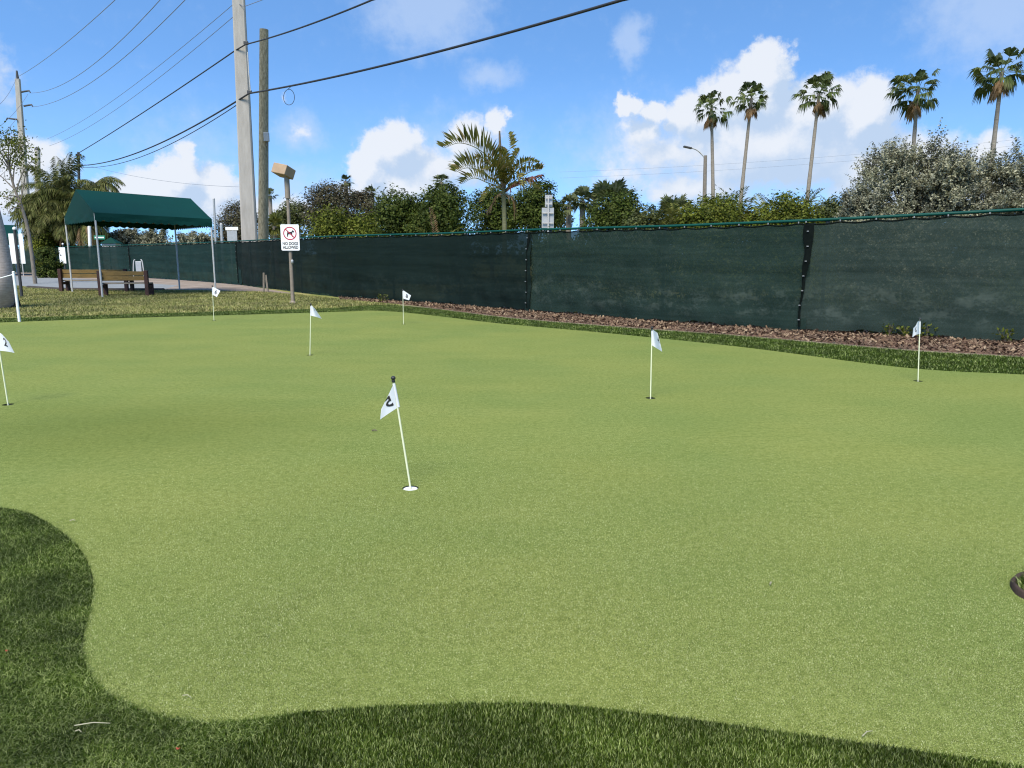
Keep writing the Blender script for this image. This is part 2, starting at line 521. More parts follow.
# fringe: band round the green
fr_near = [(2.5, .9), (0, .6), (-2.6, .8), (-5.0, 2.6), (-7.5, 3.9), (-10, 5.2), (-13, 6.8), (-15.2, 9.6), (-15.8, 13.5), (-14.4, 16.8)]
fr_far = smooth_px([(-20, 319.6), (75, 316.4), (150, 314), (250, 311.2), (330, 308.8), (372, 305.8), (405, 306.5), (440, 310), (500, 317.5), (560, 323),
                    (650, 330), (740, 336.5), (900, 350.5), (1024, 358)], 5)
fringe_outer = fr_far + [(10.0, 10.6), (9.9, 7.6), (9.4, 4.8), (8.4, 2.6), (6.6, 1.2), (4.4, .7)] + fr_near

gx, gy = np.meshgrid(np.arange(-15, 9, .3), np.arange(1, 22, .3))
pts = np.c_[gx.ravel(), gy.ravel()] + RNG.uniform(-.05, .05, (gx.size, 2))
ok = pip(pts[:, 0], pts[:, 1], green) & (edge_dist(pts[:, 0], pts[:, 1]) > .12)
for p in flag_base:
    ok &= np.hypot(pts[:, 0] - p.x, pts[:, 1] - p.y) > .16
sheet('putting_green', green, cups, .012, M['turf'], pts[ok], lambda v: green_z(v[:, 0], v[:, 1]))
sheet('fringe_turf', fringe_outer, [green], .008, M['fringe_base'])
BIG = 2600
sheet('ground', [(-BIG, -300), (BIG, -300), (BIG, BIG), (-BIG, BIG)], cups, 0.0, M['lawn'])

# fence line (used by the mulch strip too): image x -> ground point and height
fence_px = [(20, 272.6, 247.6), (68, 274.0, 246.6), (100, 275.0, 246.0), (150, 278.3, 244.5), (195, 281.2, 243.0), (240, 285.0, 241.2), (305, 293.2, 237.6),
            (340, 297.4, 236.0), (450, 305.0, 233.2), (530, 311.8, 229.8), (668, 322.6, 226.0), (800, 331.5, 220.5), (1024, 343, 208.5), (1150, 349.5, 201)]
FP = []
for x, yb, yt in fence_px:
    b = gp(x, yb)
    FP.append((x, b.x, b.y, at(x, yt, b.y).z))
FP = np.array(FP)

def fence_at(px):
    # interpolate in 1/depth so that straight runs stay straight
    q = np.interp(px, FP[:, 0], 1 / FP[:, 2])
    Y = 1 / q
    X = (px - 512) / F * Y * (1.0)
    k = np.interp(px, FP[:, 0], FP[:, 1] / ((FP[:, 0] - 512) / F * FP[:, 2]))
    return Vector((X * k, Y, 0)), float(np.interp(px, FP[:, 0], FP[:, 3]))

def fence_run(p0, p1, step):
    """evenly spaced points along the fence between two image columns"""
    xs = np.linspace(p0, p1, 400)
    P = np.array([fence_at(x)[0][:2] for x in xs])
    L = np.r_[0, np.cumsum(np.hypot(*np.diff(P, axis=0).T))]
    n = max(2, int(round(L[-1] / step)))
    s = np.linspace(0, L[-1], n + 1)
    px = np.interp(s, L, xs)
    return s, [fence_at(x) for x in px]

mulch_in = [tuple(fence_at(x)[0][:2]) for x in np.linspace(330, 1150, 40)]
mulch_in = [(x + .25, y + .25) for x, y in mulch_in]
mulch_out = smooth_px([(1090, 362), (1024, 357), (900, 349.3), (740, 335.6), (650, 329), (560, 322), (500, 316.6), (440, 309), (400, 304.2), (340, 299.5)], 4)
mulch_poly = mulch_in + mulch_out
sheet('mulch_bed', mulch_poly, [], .004, M['mulch_bed'])

# asphalt path and the bare verge beyond it
path_poly = [tuple(gp(*p)[:2]) for p in [(-120, 281), (18, 285.5), (32, 287.2), (60, 289), (110, 289.6), (163, 289.6), (178, 285.5), (120, 281.2), (60, 277.6), (20, 276.2), (-120, 274.5)]]
verge_poly = [tuple(gp(*p)[:2]) for p in [(-120, 274.5), (20, 276.2), (60, 277.6), (120, 281.2), (178, 285.5), (163, 289.6), (205, 290.6), (262, 291.8), (300, 294.6), (240, 284.6), (195, 280.7), (150, 277.8), (100, 274.6), (20, 272.2), (-120, 271.5)]]
sheet('path', path_poly, [], .004, M['asphalt'])
sheet('dirt_verge', verge_poly, [], .005, M['dirt'])

# low edgings
tb = MB()
edge_pts = [gp(*p, .03) for p in [(28, 287.4), (60, 289.4), (110, 290.0), (164, 290.0)]]
tb.tube(edge_pts, .09, 6)
tag(tb.build('timber_border', M['timber']), 'low dark timber border along the near edge of the asphalt path', 'edging')
eb = MB()
ep = smooth_px([(1060, 360), (1024, 357.6), (900, 350), (740, 336.2), (650, 329.6), (560, 322.6), (500, 317.1), (440, 309.6), (400, 305)], 5)
eb.tube([(x, y, .0) for x, y in ep], .022, 6)
tag(eb.build('mulch_edging', M['edge_stone']), 'thin pale edging strip between the mulch bed and dark fringe turf', 'edging')

# ------------------------------------------------------------------ blades and chips (stuff)
def sample_poly(poly, n, holes=(), box=None):
    P = np.asarray(poly)
    lo, hi = P.min(0), P.max(0)
    if box is not None:
        lo = np.maximum(lo, box[0]); hi = np.minimum(hi, box[1])
    q = RNG.uniform(lo, hi, (n, 2))
    ok = pip(q[:, 0], q[:, 1], poly)
    for h in holes:
        ok &= ~pip(q[:, 0], q[:, 1], h)
    return q[ok]

def blades(q, z, h, w, lean):
    n = len(q)
    th = RNG.uniform(0, 2 * math.pi, n)
    dx, dy = np.cos(th), np.sin(th)
    hh = h * RNG.uniform(.6, 1.25, n)
    ll = lean * hh * RNG.uniform(.2, 1.4, n)
    ph = th + RNG.uniform(.8, 2.2, n)
    sx, sy = np.cos(ph) * w / 2, np.sin(ph) * w / 2
    x, y = q[:, 0], q[:, 1]
    z = np.broadcast_to(z, (n,))
    a = np.c_[x - sx, y - sy, z]; b = np.c_[x + sx, y + sy, z]
    mx, my, mz = x + dx * ll * .35, y + dy * ll * .35, z + hh * .62
    c = np.c_[mx + sx * .8, my + sy * .8, mz]; d = np.c_[mx - sx * .8, my - sy * .8, mz]
    e = np.c_[x + dx * ll, y + dy * ll, z + hh]
    V = np.stack([a, b, c, d, e], 1).reshape(-1, 3)
    i = np.arange(n)[:, None] * 5
    Fc = np.concatenate([i + np.array([[0, 1, 2]]), i + np.array([[0, 2, 3]]), i + np.array([[3, 2, 4]])], 1).reshape(-1, 3)
    return V, Fc

def merge(parts):
    Vs, Fs, n = [], [], 0
    for V, Fc in parts:
        Vs.append(V); Fs.append(Fc + n); n += len(V)
    return np.concatenate(Vs), np.concatenate(Fs)

parts = []
q = sample_poly(fringe_outer, 2600000, [green], ((-4.2, 1.2), (3.2, 5.2)))
d = np.hypot(q[:, 0], q[:, 1]); q = q[RNG.uniform(size=len(q)) < np.clip((3.0 / d) ** 2, .15, 1)]
parts.append(blades(q, .006, np.where(q[:, 0] < -.9 + .25 * np.sin(q[:, 1] * 3), .014, .017), .0028, np.where(q[:, 0] < -.9 + .25 * np.sin(q[:, 1] * 3), 1.7, .6)))
q = sample_poly(fringe_outer, 320000, [green], ((-16, 5.2), (-3, 24)))
parts.append(blades(q, .006, .030, .008, 1.0))
q = sample_poly(fringe_outer, 620000, [green], ((-8, 5.0), (11, 24)))
parts.append(blades(q, .006, .028, .0075, .9))
V, Fc = merge(parts)
o = link('fringe_grass', np_mesh('fringe_grass', V, Fc), M['fringe_blade'])
tag(o, 'darker longer artificial grass bordering the putting green', 'grass', kind='stuff')

# short pile of the putting surface close to the camera
q = sample_poly(green, 2700000, cups, ((-4.5, 1.6), (4.5, 6.5)))
d = np.hypot(q[:, 0], q[:, 1])
q = q[RNG.uniform(size=len(q)) < np.clip((2.9 / d) ** 2, 0, 1) * np.clip((6.4 - d) / 2.0, 0, 1)]
V, Fc = blades(q, green_z(q[:, 0], q[:, 1]) - .002, .0058, .0023, .8)
o = link('putting_turf_pile', np_mesh('putting_turf_pile', V, Fc), M['turf_blade'])
tag(o, 'short light green artificial pile of the putting green', 'grass', kind='stuff')

# lawn tufts beyond the green
lawn_poly = [tuple(gp(*p)[:2]) for p in [(-60, 319), (75, 316), (150, 313.6), (250, 310.8), (330, 308.4), (372, 305.4), (400, 305.6), (340, 299.8), (300, 295), (262, 292.2), (205, 291), (163, 290.4), (60, 289.8), (18, 286.5), (-60, 284)]]
q = sample_poly(lawn_poly, 230000)
V, Fc = blades(q, 0.0, .06, .018, 1.2)
o = link('lawn_grass', np_mesh('lawn_grass', V, Fc), M['lawn_blade'])
tag(o, 'patchy yellow green lawn grass beyond the putting green', 'grass', kind='stuff')

def chips(q, size):
    n = len(q)
    s = size * (.35 + RNG.exponential(.55, n)).clip(.35, 2.6)
    th = RNG.uniform(0, 2 * math.pi, n); ti = RNG.normal(0, .5, n); tj = RNG.normal(0, .35, n)
    u = np.c_[np.cos(th), np.sin(th), ti]; v = np.c_[-np.sin(th), np.cos(th), tj] * .45
    c = np.c_[q, .012 + RNG.uniform(0, .03, n)]
    u = u * s[:, None] / 2; v = v * s[:, None] / 2
    V = np.stack([c - u - v, c + u - v * .6, c + u * .9 + v, c - u * .8 + v * .8], 1).reshape(-1, 3)
    return V, np.arange(4 * n).reshape(-1, 4)
q = sample_poly(mulch_poly, 230000)
V, Fc = chips(q, .045)
o = link('mulch_chips', np_mesh('mulch_chips', V, Fc), M['chip'])
tag(o, 'reddish brown bark mulch along the foot of the fence', 'mulch', kind='stuff')

# ------------------------------------------------------------------ flags and cups
def numeral_on(P, text, X, Y, u0, v0, bold):
    """map a numeral onto the cloth surface P(u,v); returns two thin skins (cloth printed through)"""
    vs, fs = glyph(text, 1.0, bold)
    bm = bmesh.new()
    bv = [bm.verts.new((a, b, 0)) for a, b in vs]
    for f in fs:
        try: bm.faces.new([bv[i] for i in f])
        except ValueError: pass
    bmesh.ops.subdivide_edges(bm, edges=bm.edges[:], cuts=2, use_grid_fill=True)
    bmesh.ops.triangulate(bm, faces=bm.faces[:])
    bm.verts.index_update()
    out = MB()
    flat = [(v.co.x, v.co.y) for v in bm.verts]
    faces = [[v.index for v in f.verts] for f in bm.faces]
    bm.free()
    for side in (-1, 1):
        pp = []
        for a, b in flat:
            u, v = u0 + a * X[0] + b * Y[0], v0 + a * X[1] + b * Y[1]
            p, nrm = P(u, v)
            pp.append(p + nrm * .0022 * side)
        out.add(pp, faces if side > 0 else [f[::-1] for f in faces])
    return out

def putting_flag(base, top_px, HT, HB, FT, FB, dfly, wave, num, label, num_at=(.55, .5), X=(.62, 0), Y_=(0, .74), sag=0.0):
    root = empty('putting_flag', base, label, 'golf flag', 'flags standing in the holes of the putting green')
    Y = base.y
    top = at(*top_px, Y)
    axis = (top - base)
    MB().tube([base - axis.normalized() * .09, base + axis * .5, top], .0065, 10).build('pole', M['flag_pole'], root, True)
    ht, hb = at(*HT, Y), at(*HB, Y)
    ft, fb = at(*FT, Y + dfly), at(*FB, Y + dfly)
    def surf(u, v):
        p = (ht * (1 - u) + ft * u) * v + (hb * (1 - u) + fb * u) * (1 - v)
        k = math.sin(u * math.pi * wave + v * 1.1) * .016 * min(1, u * 3)
        p = p + Vector((0, k, -sag * math.sin(u * math.pi)))
        return p
    def P(u, v):
        u_, v_ = min(max(u, 0), 1), min(max(v, 0), 1)
        p = surf(u_, v_); e = .01
        a = surf(min(u_ + e, 1), v_) - surf(max(u_ - e, 0), v_)
        b = surf(u_, min(v_ + e, 1)) - surf(u_, max(v_ - e, 0))
        return p, a.cross(b).normalized()
    g = [[surf(i / 22, j / 12) for j in range(13)] for i in range(23)]
    fl = MB().grid(g).build('flag', M['flag'], root, True)
    # sleeve round the pole
    MB().tube([hb.lerp(ht, t) for t in (0, .33, .66, 1)], .0095, 10).build('sleeve', M['flag'], root, True)
    if num:
        numeral_on(P, num, X, Y_, *num_at, .022).build('numeral', M['ink'], fl)
    prof = [(.0, -.016), (.011, -.015), (.012, -.004), (.009, .0)] + [(.0155 * math.cos(a), .0125 + .0145 * math.sin(a)) for a in np.linspace(-.9, 1.5, 7)] + [(0, .0272)]
    MB().lathe(top, prof, 12).build('knob', M['black'], root, True)
    return root

fd = flag_base
putting_flag(fd[0], (393.3, 380), (393.8, 383.5), (398.6, 407), (381.5, 409), (380.2, 419.5), .10, 1.0, '5',
             'nearest white putting flag numbered 5, drooping left on a tilted stick', (.475, .645), (.90, .54), (.20, .96))
putting_flag(fd[1], (652, 329), (652.0, 329), (652.2, 345.5), (657.5, 333), (662, 351.5), -.10, 1.6, '4',
             'white putting flag folded over its right side, in front of the fence seam', (.84, .60), (.42, 0), (0, .44))
putting_flag(fd[2], (920, 320), (919.9, 319.6), (919.6, 333.8), (913, 328), (911.6, 337), .10, 1.5, '3',
             'rightmost white putting flag, drooping left before the worn fence panel', (.50, .52), (.66, .05), (.25, .70))
putting_flag(fd[3], (310.8, 305), (311, 305), (310.8, 315.6), (315.0, 308.5), (322, 318.6), -.10, 1.4, '7',
             'white putting flag with pointed tip, below and right of the dog sign', (.70, .78), (.34, 0), (0, .34))
putting_flag(fd[4], (212.3, 286.5), (212.4, 286.6), (212.6, 294.8), (220.5, 290.8), (216.6, 297), -.10, .8, '6',
             'white putting flag numbered 6 in front of the tent corner pole', (.52, .52), (.72, 0), (.08, .80))
putting_flag(fd[5], (402.8, 290.2), (402.9, 290.2), (403.2, 298.6), (411, 295.4), (409, 300.3), -.10, .9, '8',
             'farthest white putting flag, numbered 8, against the dark fence', (.54, .5), (.66, 0), (0, .76))
putting_flag(fd[6], (-4.0, 329), (-3.6, 330.5), (-1.0, 350.5), (9.5, 341.5), (14.2, 353), -.09, .9, '2',
             'white putting flag numbered 2 cut by the left picture edge', (.52, .60), (.56, 0), (.05, .72))
for i, p in enumerate(fd):
    names = ['golf hole with white disc at the foot of the nearest flag', 'golf hole under the flag folded to its right side', 'golf hole under the rightmost flag',
             'golf hole under the pointed flag near the dog sign', 'golf hole under the flag before the tent corner pole', 'golf hole under the farthest flag by the fence', 'golf hole under the flag at the left picture edge']
    c = empty('golf_hole', p, names[i], 'golf hole', 'holes of the putting green')
    zt = -.0015
    MB().lathe(p, [(.0535, zt), (.0535, -.095), (0.0, -.096)], 20).build('cup', M['cup_dark'], c, True)
    if i == 0:
        MB().lathe(p, [(.047, -.03), (.047, -.006), (.044, -.004), (.010, -.003), (.010, -.03)], 24).build('disc', M['white_paint'], c, True)

# ------------------------------------------------------------------ fence
def fence(name, label, p0, p1, panels, tie_step=.62):
    s, run = fence_run(p0, p1, .5)
    base = run[len(run) // 2][0]
    root = empty(name, base, label, 'fence')
    off = Vector((.05, .05, 0))
    MB().tube([p + Vector((0, 0, h)) + off * .3 for p, h in run], .030, 8).build('top_rail', M['pipe_green'], root, True)
    # posts
    s2, run2 = fence_run(p0, p1, 3.6)
    if p0 > 200:      # post spacing counted from the post beside the road sign
        xs_ = np.linspace(p0, p1, 600)
        Pq = np.array([fence_at(x)[0][:2] for x in xs_])
        Lq = np.r_[0, np.cumsum(np.hypot(*np.diff(Pq, axis=0).T))]
        l0 = np.interp(548, xs_, Lq)
        ll = [l0 + 3.6 * k for k in range(-12, 12) if 0 <= l0 + 3.6 * k <= Lq[-1]]
        run2 = [fence_at(float(np.interp(v, Lq, xs_))) for v in ll]
    post_xy = [Vector((p.x, p.y)) for p, h in run2]
    for p, h in run2:
        MB().tube([p + off * .9 + Vector((0, 0, -.05)), p + off * .9 + Vector((0, 0, h - .02))], .038, 10).build('post', M['dark_metal'], root, True)
    # diamond wire behind the cloth
    wm = MB()
    s3, run3 = fence_run(p0, p1, .11)
    lag = 14
    for i in range(0, len(run3) - lag, 2 if len(run3) > 300 else 1):
        for a, b in ((i, i + lag), (i + lag, i)):
            pa, pb = run3[a], run3[b]
            wm.tube([pa[0] + off + Vector((0, 0, .05)), pb[0] + off + Vector((0, 0, pb[1] - .05))], .0035, 3, False)
    wm.build('chain_link', M['galv'], root)
    for (a, b, mt, lab, seed) in panels:
        sp, rp = fence_run(a, b, .09)
        rg = np.random.default_rng(seed)
        L = sp[-1]
        n = len(rp)
        ph = rg.uniform(0, 6.28, 8)
        rows = []
        nz = 40
        for i, (p, h) in enumerate(rp):
            t = rp[min(i + 1, n - 1)][0] - rp[max(i - 1, 0)][0]
            nn = Vector((t.y, -t.x, 0)).normalized()
            if nn.y > 0: nn = -nn
            x = sp[i]
            sagtop = .035 * abs(math.sin(math.pi * x / tie_step)) ** .8
            zt = h - .045 - sagtop
            zb = .055 + .022 * math.sin(x * 1.7 + ph[0]) + .018 * math.sin(x * 5.1 + ph[1]) + .012 * math.sin(x * 13 + ph[6])
            pd = min((Vector((p.x, p.y)) - q_).length for q_ in post_xy)
            hug = math.exp(-(pd / .30) ** 2)
            row = []
            e = min(1, min(x, L - x) / .5)
            for j in range(nz + 1):
                v = j / nz
                low = (1 - v) ** 2
                w = (.045 * math.sin(x * .9 + v * 2.2 + ph[2]) + .012 * math.sin(x * 3.1 - v * 6 + ph[3]) * (.4 + low)
                     + .016 * math.sin(x * 7 + v * 9 + ph[4]) * low + .010 * math.sin(v * 22 + x * .6 + ph[5]) * (1 - .5 * v)
                     + .018 * (1 - e) * math.sin(v * 11 + ph[7]))
                w = w * (1 - .9 * hug) - .010 * hug + .030 * math.exp(-(pd / .045) ** 2) * (1 - .5 * low)
                w += .010 * math.exp(-((v - .74 - .015 * math.sin(x * .5)) / .018) ** 2) - .009 * math.exp(-((v - .52 - .02 * math.sin(x * .7 + 2)) / .02) ** 2)
                row.append(p + nn * (.05 + w) + Vector((0, 0, zb + (zt - zb) * v)))
            rows.append(row)
        pn = MB().grid(rows).build('windscreen', M[mt], root, True)
        pn['label'] = lab
        # hem along the top
        MB().tube([r[-1] + Vector((0, 0, -.006)) for r in rows], .014, 6).build('hem', M['lacing'], pn, True)
        nt_ = int(L / tie_step)
        tm = MB()
        tm.tube([(0, 0, -.012), (0, 0, .022)], .013, 6)
        tme = bpy.data.meshes.new('tie'); tme.from_pydata([tuple(v) for v in tm.v], [], tm.f); tme.materials.append(M['tie_grey'])
        if p0 > 200:
            for k in range(nt_ + 1):
                i = min(n - 1, int(round(k * tie_step / L * (n - 1))))
                p, h = rp[i]
                to = bpy.data.objects.new('tie', tme)
                COL.objects.link(to); to.parent = root
                to.location = rows[i][-1] + Vector((-.012, -.012, .012)) - root.location
    return root

def seam(root, px, width, seed, ztop_extra=.0):
    """overlapping laced edges where two cloths meet"""
    p, h = fence_at(px)
    q_, _ = fence_at(px + 4)
    t = (q_ - p).normalized()
    nn = Vector((t.y, -t.x, 0))
    if nn.y > 0: nn = -nn
    rg = random.Random(seed)
    rows = []
    for j in range(29):
        v = j / 28
        z = .10 + (h - .17) * v
        wv = .02 * math.sin(v * 5 + seed) + .010 * math.sin(v * 17 + seed * 2)
        wd = width * (.20 + .80 * max(0, v - .35) / .65) * (1 + .12 * math.sin(v * 23))
        c = p + t * (wv - .05 * (1 - v)) + nn * .105 + Vector((0, 0, z))
        rows.append([c - t * wd / 2 - nn * .03, c + nn * .012, c + t * wd / 2 - nn * .03])
    sm = MB().grid(rows).build('seam_lacing', M['lacing'], root, True)
    for j in range(2, 28, 4):
        c = rows[j][1]
        tm = MB().tube([c + nn * .012 - t * .018, c + nn * .014 + t * .018], .011, 6)
        tm.build('tie', M['tie_grey'], sm)
    return sm

f1 = fence('chain_link_fence', 'long tall chain link fence in dark green windscreen behind the mulch bed', 240.5, 1150,
           [(238.5, 532.5, 'screen_dark', 'darkest windscreen panel left of the first laced seam', 3),
            (527.5, 806, 'screen_mid', 'mid green windscreen panel between the two laced seams', 5),
            (799.5, 1150, 'screen_worn', 'palest, most worn windscreen panel at the right end', 9)])
seam(f1, 530, .09, 2)
seam(f1, 802.5, .21, 4)
f2 = fence('chain_link_fence', 'distant stretch of green screened fence behind the tent and benches', -60, 240,
           [(-60, 134, 'screen_far', 'far teal windscreen panel behind the benches', 13), (130.4, 243, 'screen_far', 'teal windscreen panel behind the right half of the tent', 14)])
seam(f2, 132.3, .35, 6)
seam(f1, 240.5, .12, 8)

# ------------------------------------------------------------------ tent canopies
def tent(FLp, FRp, BRp, BLp, zl, zr, rl, rr, val, label, group, scallop=True, cut=0.0):
    FL, FR, BR, BL = (Vector(p) for p in (FLp, FRp, BRp, BLp))
    c = (FL + FR + BR + BL) / 4
    root = empty('canopy_tent', c, label, 'tent', group)
    Z = Vector((0, 0, 1))
    eFL, eBL = FL + Z * zl, BL + Z * zl
    eFR, eBR = FR + Z * zr, BR + Z * zr
    RL, RR = (FL + BL) / 2 + Z * rl, (FR + BR) / 2 + Z * rr
    m = MB()
    def slab(a, b, c_, d_, n1, n2, sagv):
        m.grid([[(a.lerp(b, i / n1)).lerp(d_.lerp(c_, i / n1), j / n2) - Z * sagv * math.sin(math.pi * j / n2) * (.4 + .6 * abs(math.sin(math.pi * 3 * i / n1))) for j in range(n2 + 1)] for i in range(n1 + 1)])
    slab(eFL, eFR, RR, RL, 30, 10, .03)
    slab(eBR, eBL, RL, RR, 30, 10, .03)
    m.add([eBL, eFL, RL], [(0, 1, 2)]); m.add([eFR, eBR, RR], [(0, 1, 2)])
    rf = m.build('roof', M['canopy'], root)
    rf.modifiers.new('th', 'SOLIDIFY').thickness = .006
    vm = MB()
    for a, b in ((eFL, eFR), (eFR, eBR), (eBR, eBL), (eBL, eFL)):
        L = (b - a).length; n = int(L / .03)
        out = ((a + b) / 2 - (RL + RR) / 2); out.z = 0; out.normalize()
        rows = []
        for i in range(n + 1):
            p = a.lerp(b, i / n) + out * .006
            d_ = val - (.055 * (1 - abs(math.sin(math.pi * i * (L / n) / .27))))
            rows.append([p + Z * .004, p - Z * d_ * .5 + out * .012 * math.sin(i * .11), p - Z * d_])
        vm.grid(rows)
    v = vm.build('valance', M['canopy'], root)
    v.modifiers.new('th', 'SOLIDIFY').thickness = .004
    for p, z in ((FL, zl), (FR, zr), (BR, zr), (BL, zl)):
        q_ = p.lerp(c, .012); q_.z = 0
        MB().tube([q_ - Z * .05, q_ + Z * (z - .02)], .034, 10).build('pole', M['galv'], root, True)
    fm = MB()
    for a, b in ((eFL, eFR), (eFR, eBR), (eBR, eBL), (eBL, eFL), (RL, RR), (eFL, RL), (eBL, RL), (eFR, RR), (eBR, RR), ((eFL + eFR) / 2, (RL + RR) / 2), ((eBL + eBR) / 2, (RL + RR) / 2)):
        fm.tube([a.lerp(c + Z * a.z, .015) - Z * .045, b.lerp(c + Z * b.z, .015) - Z * .045], .02, 6)
    fm.build('roof_frame', M['galv'], root, True)
    return root

tent((-14.63, 26.9, 0), (-11.47, 29.3, 0), (-14.55, 33.1, 0), (-17.88, 30.65, 0), 2.98, 2.86, 3.92, 3.76, .30,
     'green canvas shade tent standing over two wooden benches', 'green shade tents')
tent((-39.5, 52, 0), (-35.1, 54.5, 0), (-38.5, 59, 0), (-42.5, 57, 0), 2.75, 2.70, 3.75, 3.65, .5,
     'distant green shade tent cut by the left picture edge', 'green shade tents')

# ------------------------------------------------------------------ benches
def bench(base, rz, L, label):
    root = empty('wooden_bench', base, label, 'bench', 'wooden benches under the tent')
    root.rotation_euler = (0, 0, rz)
    def part(mb, n, m): return mb.build(n, m, root, False, False)
    for x in (0, L):
        part(MB().box((x, 0, .47), (.13, .14, .96), None, .012), 'back_post', M['bench_post'])
        part(MB().box((x, .52, .22), (.13, .14, .46), None, .012), 'front_post', M['bench_post'])
        part(MB().box((x, .26, .36), (.10, .40, .10), None, .008), 'side_rail', M['bench_post'])
    for z in (.84, .66):
        part(MB().box((L / 2, -.01 + .09, z), (L - .13 + .10, .045, .155), None, .006), 'back_plank', M['plank'])
    for y in (.17, .33, .49):
        part(MB().box((L / 2, y, .455 + .02), (L + .12, .14, .045), None, .006), 'seat_plank', M['grey_plank'])
    return root
bench(gp(101.2, 296.6), R(9), 1.62, 'nearer wooden bench with dark posts, beside the front tent pole')
bench(gp(61.8, 292.2), R(3), 2.62, 'longer wooden bench farther back under the left of the tent')

# pale folded frame by the fence behind the benches
p = gp(139, 280.5)
root = empty('folding_frame', p, 'pale grey tubular frame standing at the fence behind the benches', 'frame')
m = MB(); 
for dx in (-.30, .32):
    m.tube(crom([p + Vector((dx, 0, 0)), p + Vector((dx * .97, .02, .6)), p + Vector((dx * .8, .05, 1.12)), p + Vector((dx * .55, .05, 1.22))], 5), .035, 8)
m.build('side_tube', M['galv'], root, True)
m = MB().box(p + Vector((.02, .05, .75)), (.34, .05, .75), None, .02)
m.build('backing_panel', M['alu'], root)

# ------------------------------------------------------------------ signs and posts at the left
def board_post(base, z, boards, label, cat, lean=0.0):
    root = empty('notice_post', base, label, cat, None)
    MB().tube([base - Vector((0, 0, .05)), base + Vector((0, 0, z))], .05, 10).build('post', M['dark_metal'], root, True)
    MB().lathe(base + Vector((0, 0, z)), [(.055, 0), (.065, .03), (.05, .08), (.02, .10), (0, .102)], 12).build('cap', M['white_paint'], root, True)
    for (dx, dy, z0, z1, w, rz) in boards:
        r = Matrix.Rotation(rz, 3, 'Z')
        b = MB().box(base + Vector((dx, dy, (z0 + z1) / 2)), (w, .025, z1 - z0), r, .006)
        b.build('board', M['sign_white'], root)
    return root
b = gp(19.2, 296.8)
k = b.y / F
board_post(b + Vector((.10, 0, 0)), 2.42, [(-.17, .07, 1.20, 2.28, .22, .12), (.14, .07, 1.20, 2.28, .20, -.12)], 'black post carrying two tall white boards beside the grey palm trunk', 'sign')
b = gp(66, 276.5)
board_post(b, 2.2, [(-.05, -.08, .9, 2.0, .42, .1)], 'far dark post with one white board behind the left tent pole', 'sign')

b = gp(19.6, 322.2)
t_ = at(13.4, 272.3, b.y)
root = empty('rope_post', b, 'white rope post at the edge of the green with rope tied to its top', 'post')
MB().tube([b - Vector((0, 0, .03)), b.lerp(t_, .5), t_], .030, 12).build('stake', M['white_paint'], root, True)
MB().lathe(t_, [(.030, 0), (.034, .004), (.02, .022), (0, .026)], 12).build('cap', M['white_paint'], root, True)
r0 = t_ + Vector((-.01, 0, -.05)); r1 = Vector((r0.x - 2.6, r0.y - 1.6, .78))
rp_ = [r0.lerp(r1, i / 16) - Vector((0, 0, .20 * math.sin(math.pi * i / 16))) for i in range(17)]
tag(MB().tube(rp_, .012, 8).build('rope', M['white_paint'], None, True), 'white rope hanging from the rope post toward the left picture edge', 'rope')

# dog sign and lamp post
b = gp(293, 303.5)
root = empty('lamp_post', b, 'brown lamp post with boxy tan floodlight above the no dogs sign', 'lamp post')
MB().tube([b - Vector((0, 0, .05)), b + Vector((0, 0, 3.55))], [.062, .05], 12).build('pole', M['brown_metal'], root, True)
MB().tube([b + Vector((0, 0, 3.25)), b + Vector((0, 0, 4.02))], .082, 12).build('collar', M['brown_metal'], root, True)
MB().lathe(b + Vector((0, 0, -.01)), [(.13, 0), (.13, .03), (.085, .06), (.062, .10)], 12).build('foot', M['brown_metal'], root, True)
hc = b + Vector((-.09, .0, 4.07))
rm = (Matrix.Rotation(R(-20), 3, 'Z') @ Matrix.Rotation(R(-16), 3, 'X') @ Matrix.Rotation(R(12), 3, 'Y'))
MB().box(hc, (.52, .46, .31), rm, .02).build('lamp_head', M['tan_metal'], root)
MB().box(hc + rm @ Vector((0, .238, -.02)), (.44, .012, .24), rm).build('lens', M['glass'], root)
MB().box(hc + rm @ Vector((-.275, .05, -.02)), (.03, .10, .14), rm, .008).build('side_bracket', M['brown_metal'], root)
MB().lathe(b + Vector((.06, -.06, 1.32)), [(0, -.07), (.035, -.065), (.04, .03), (.025, .055), (0, .06)], 12).build('junction_box', M['alu'], root, True)

Y = b.y - .09
sc = at(290.1, 237.5, Y)
sroot = empty('dog_sign', sc, 'white sign with red barred dog reading NO DOGS ALLOWED on the lamp post', 'sign')
sw, sh = .565, .80
def rrect(w, h, r, n=5):
    out = []
    for cx, cy, a0 in ((w / 2 - r, h / 2 - r, 0), (-w / 2 + r, h / 2 - r, 90), (-w / 2 + r, -h / 2 + r, 180), (w / 2 - r, -h / 2 + r, 270)):
        out += [(cx + r * math.cos(R(a0 + 90 * i / n)), cy + r * math.sin(R(a0 + 90 * i / n))) for i in range(n + 1)]
    return out
UX = Matrix.Rotation(R(4), 3, 'Z') @ Vector((1, 0, 0)); UZ = Vector((0, 0, 1)); NN = UX.cross(UZ)
MB().prism(rrect(sw, sh, .04), sc - NN * .004, UX, UZ, .006).build('panel', M['sign_white'], sroot)
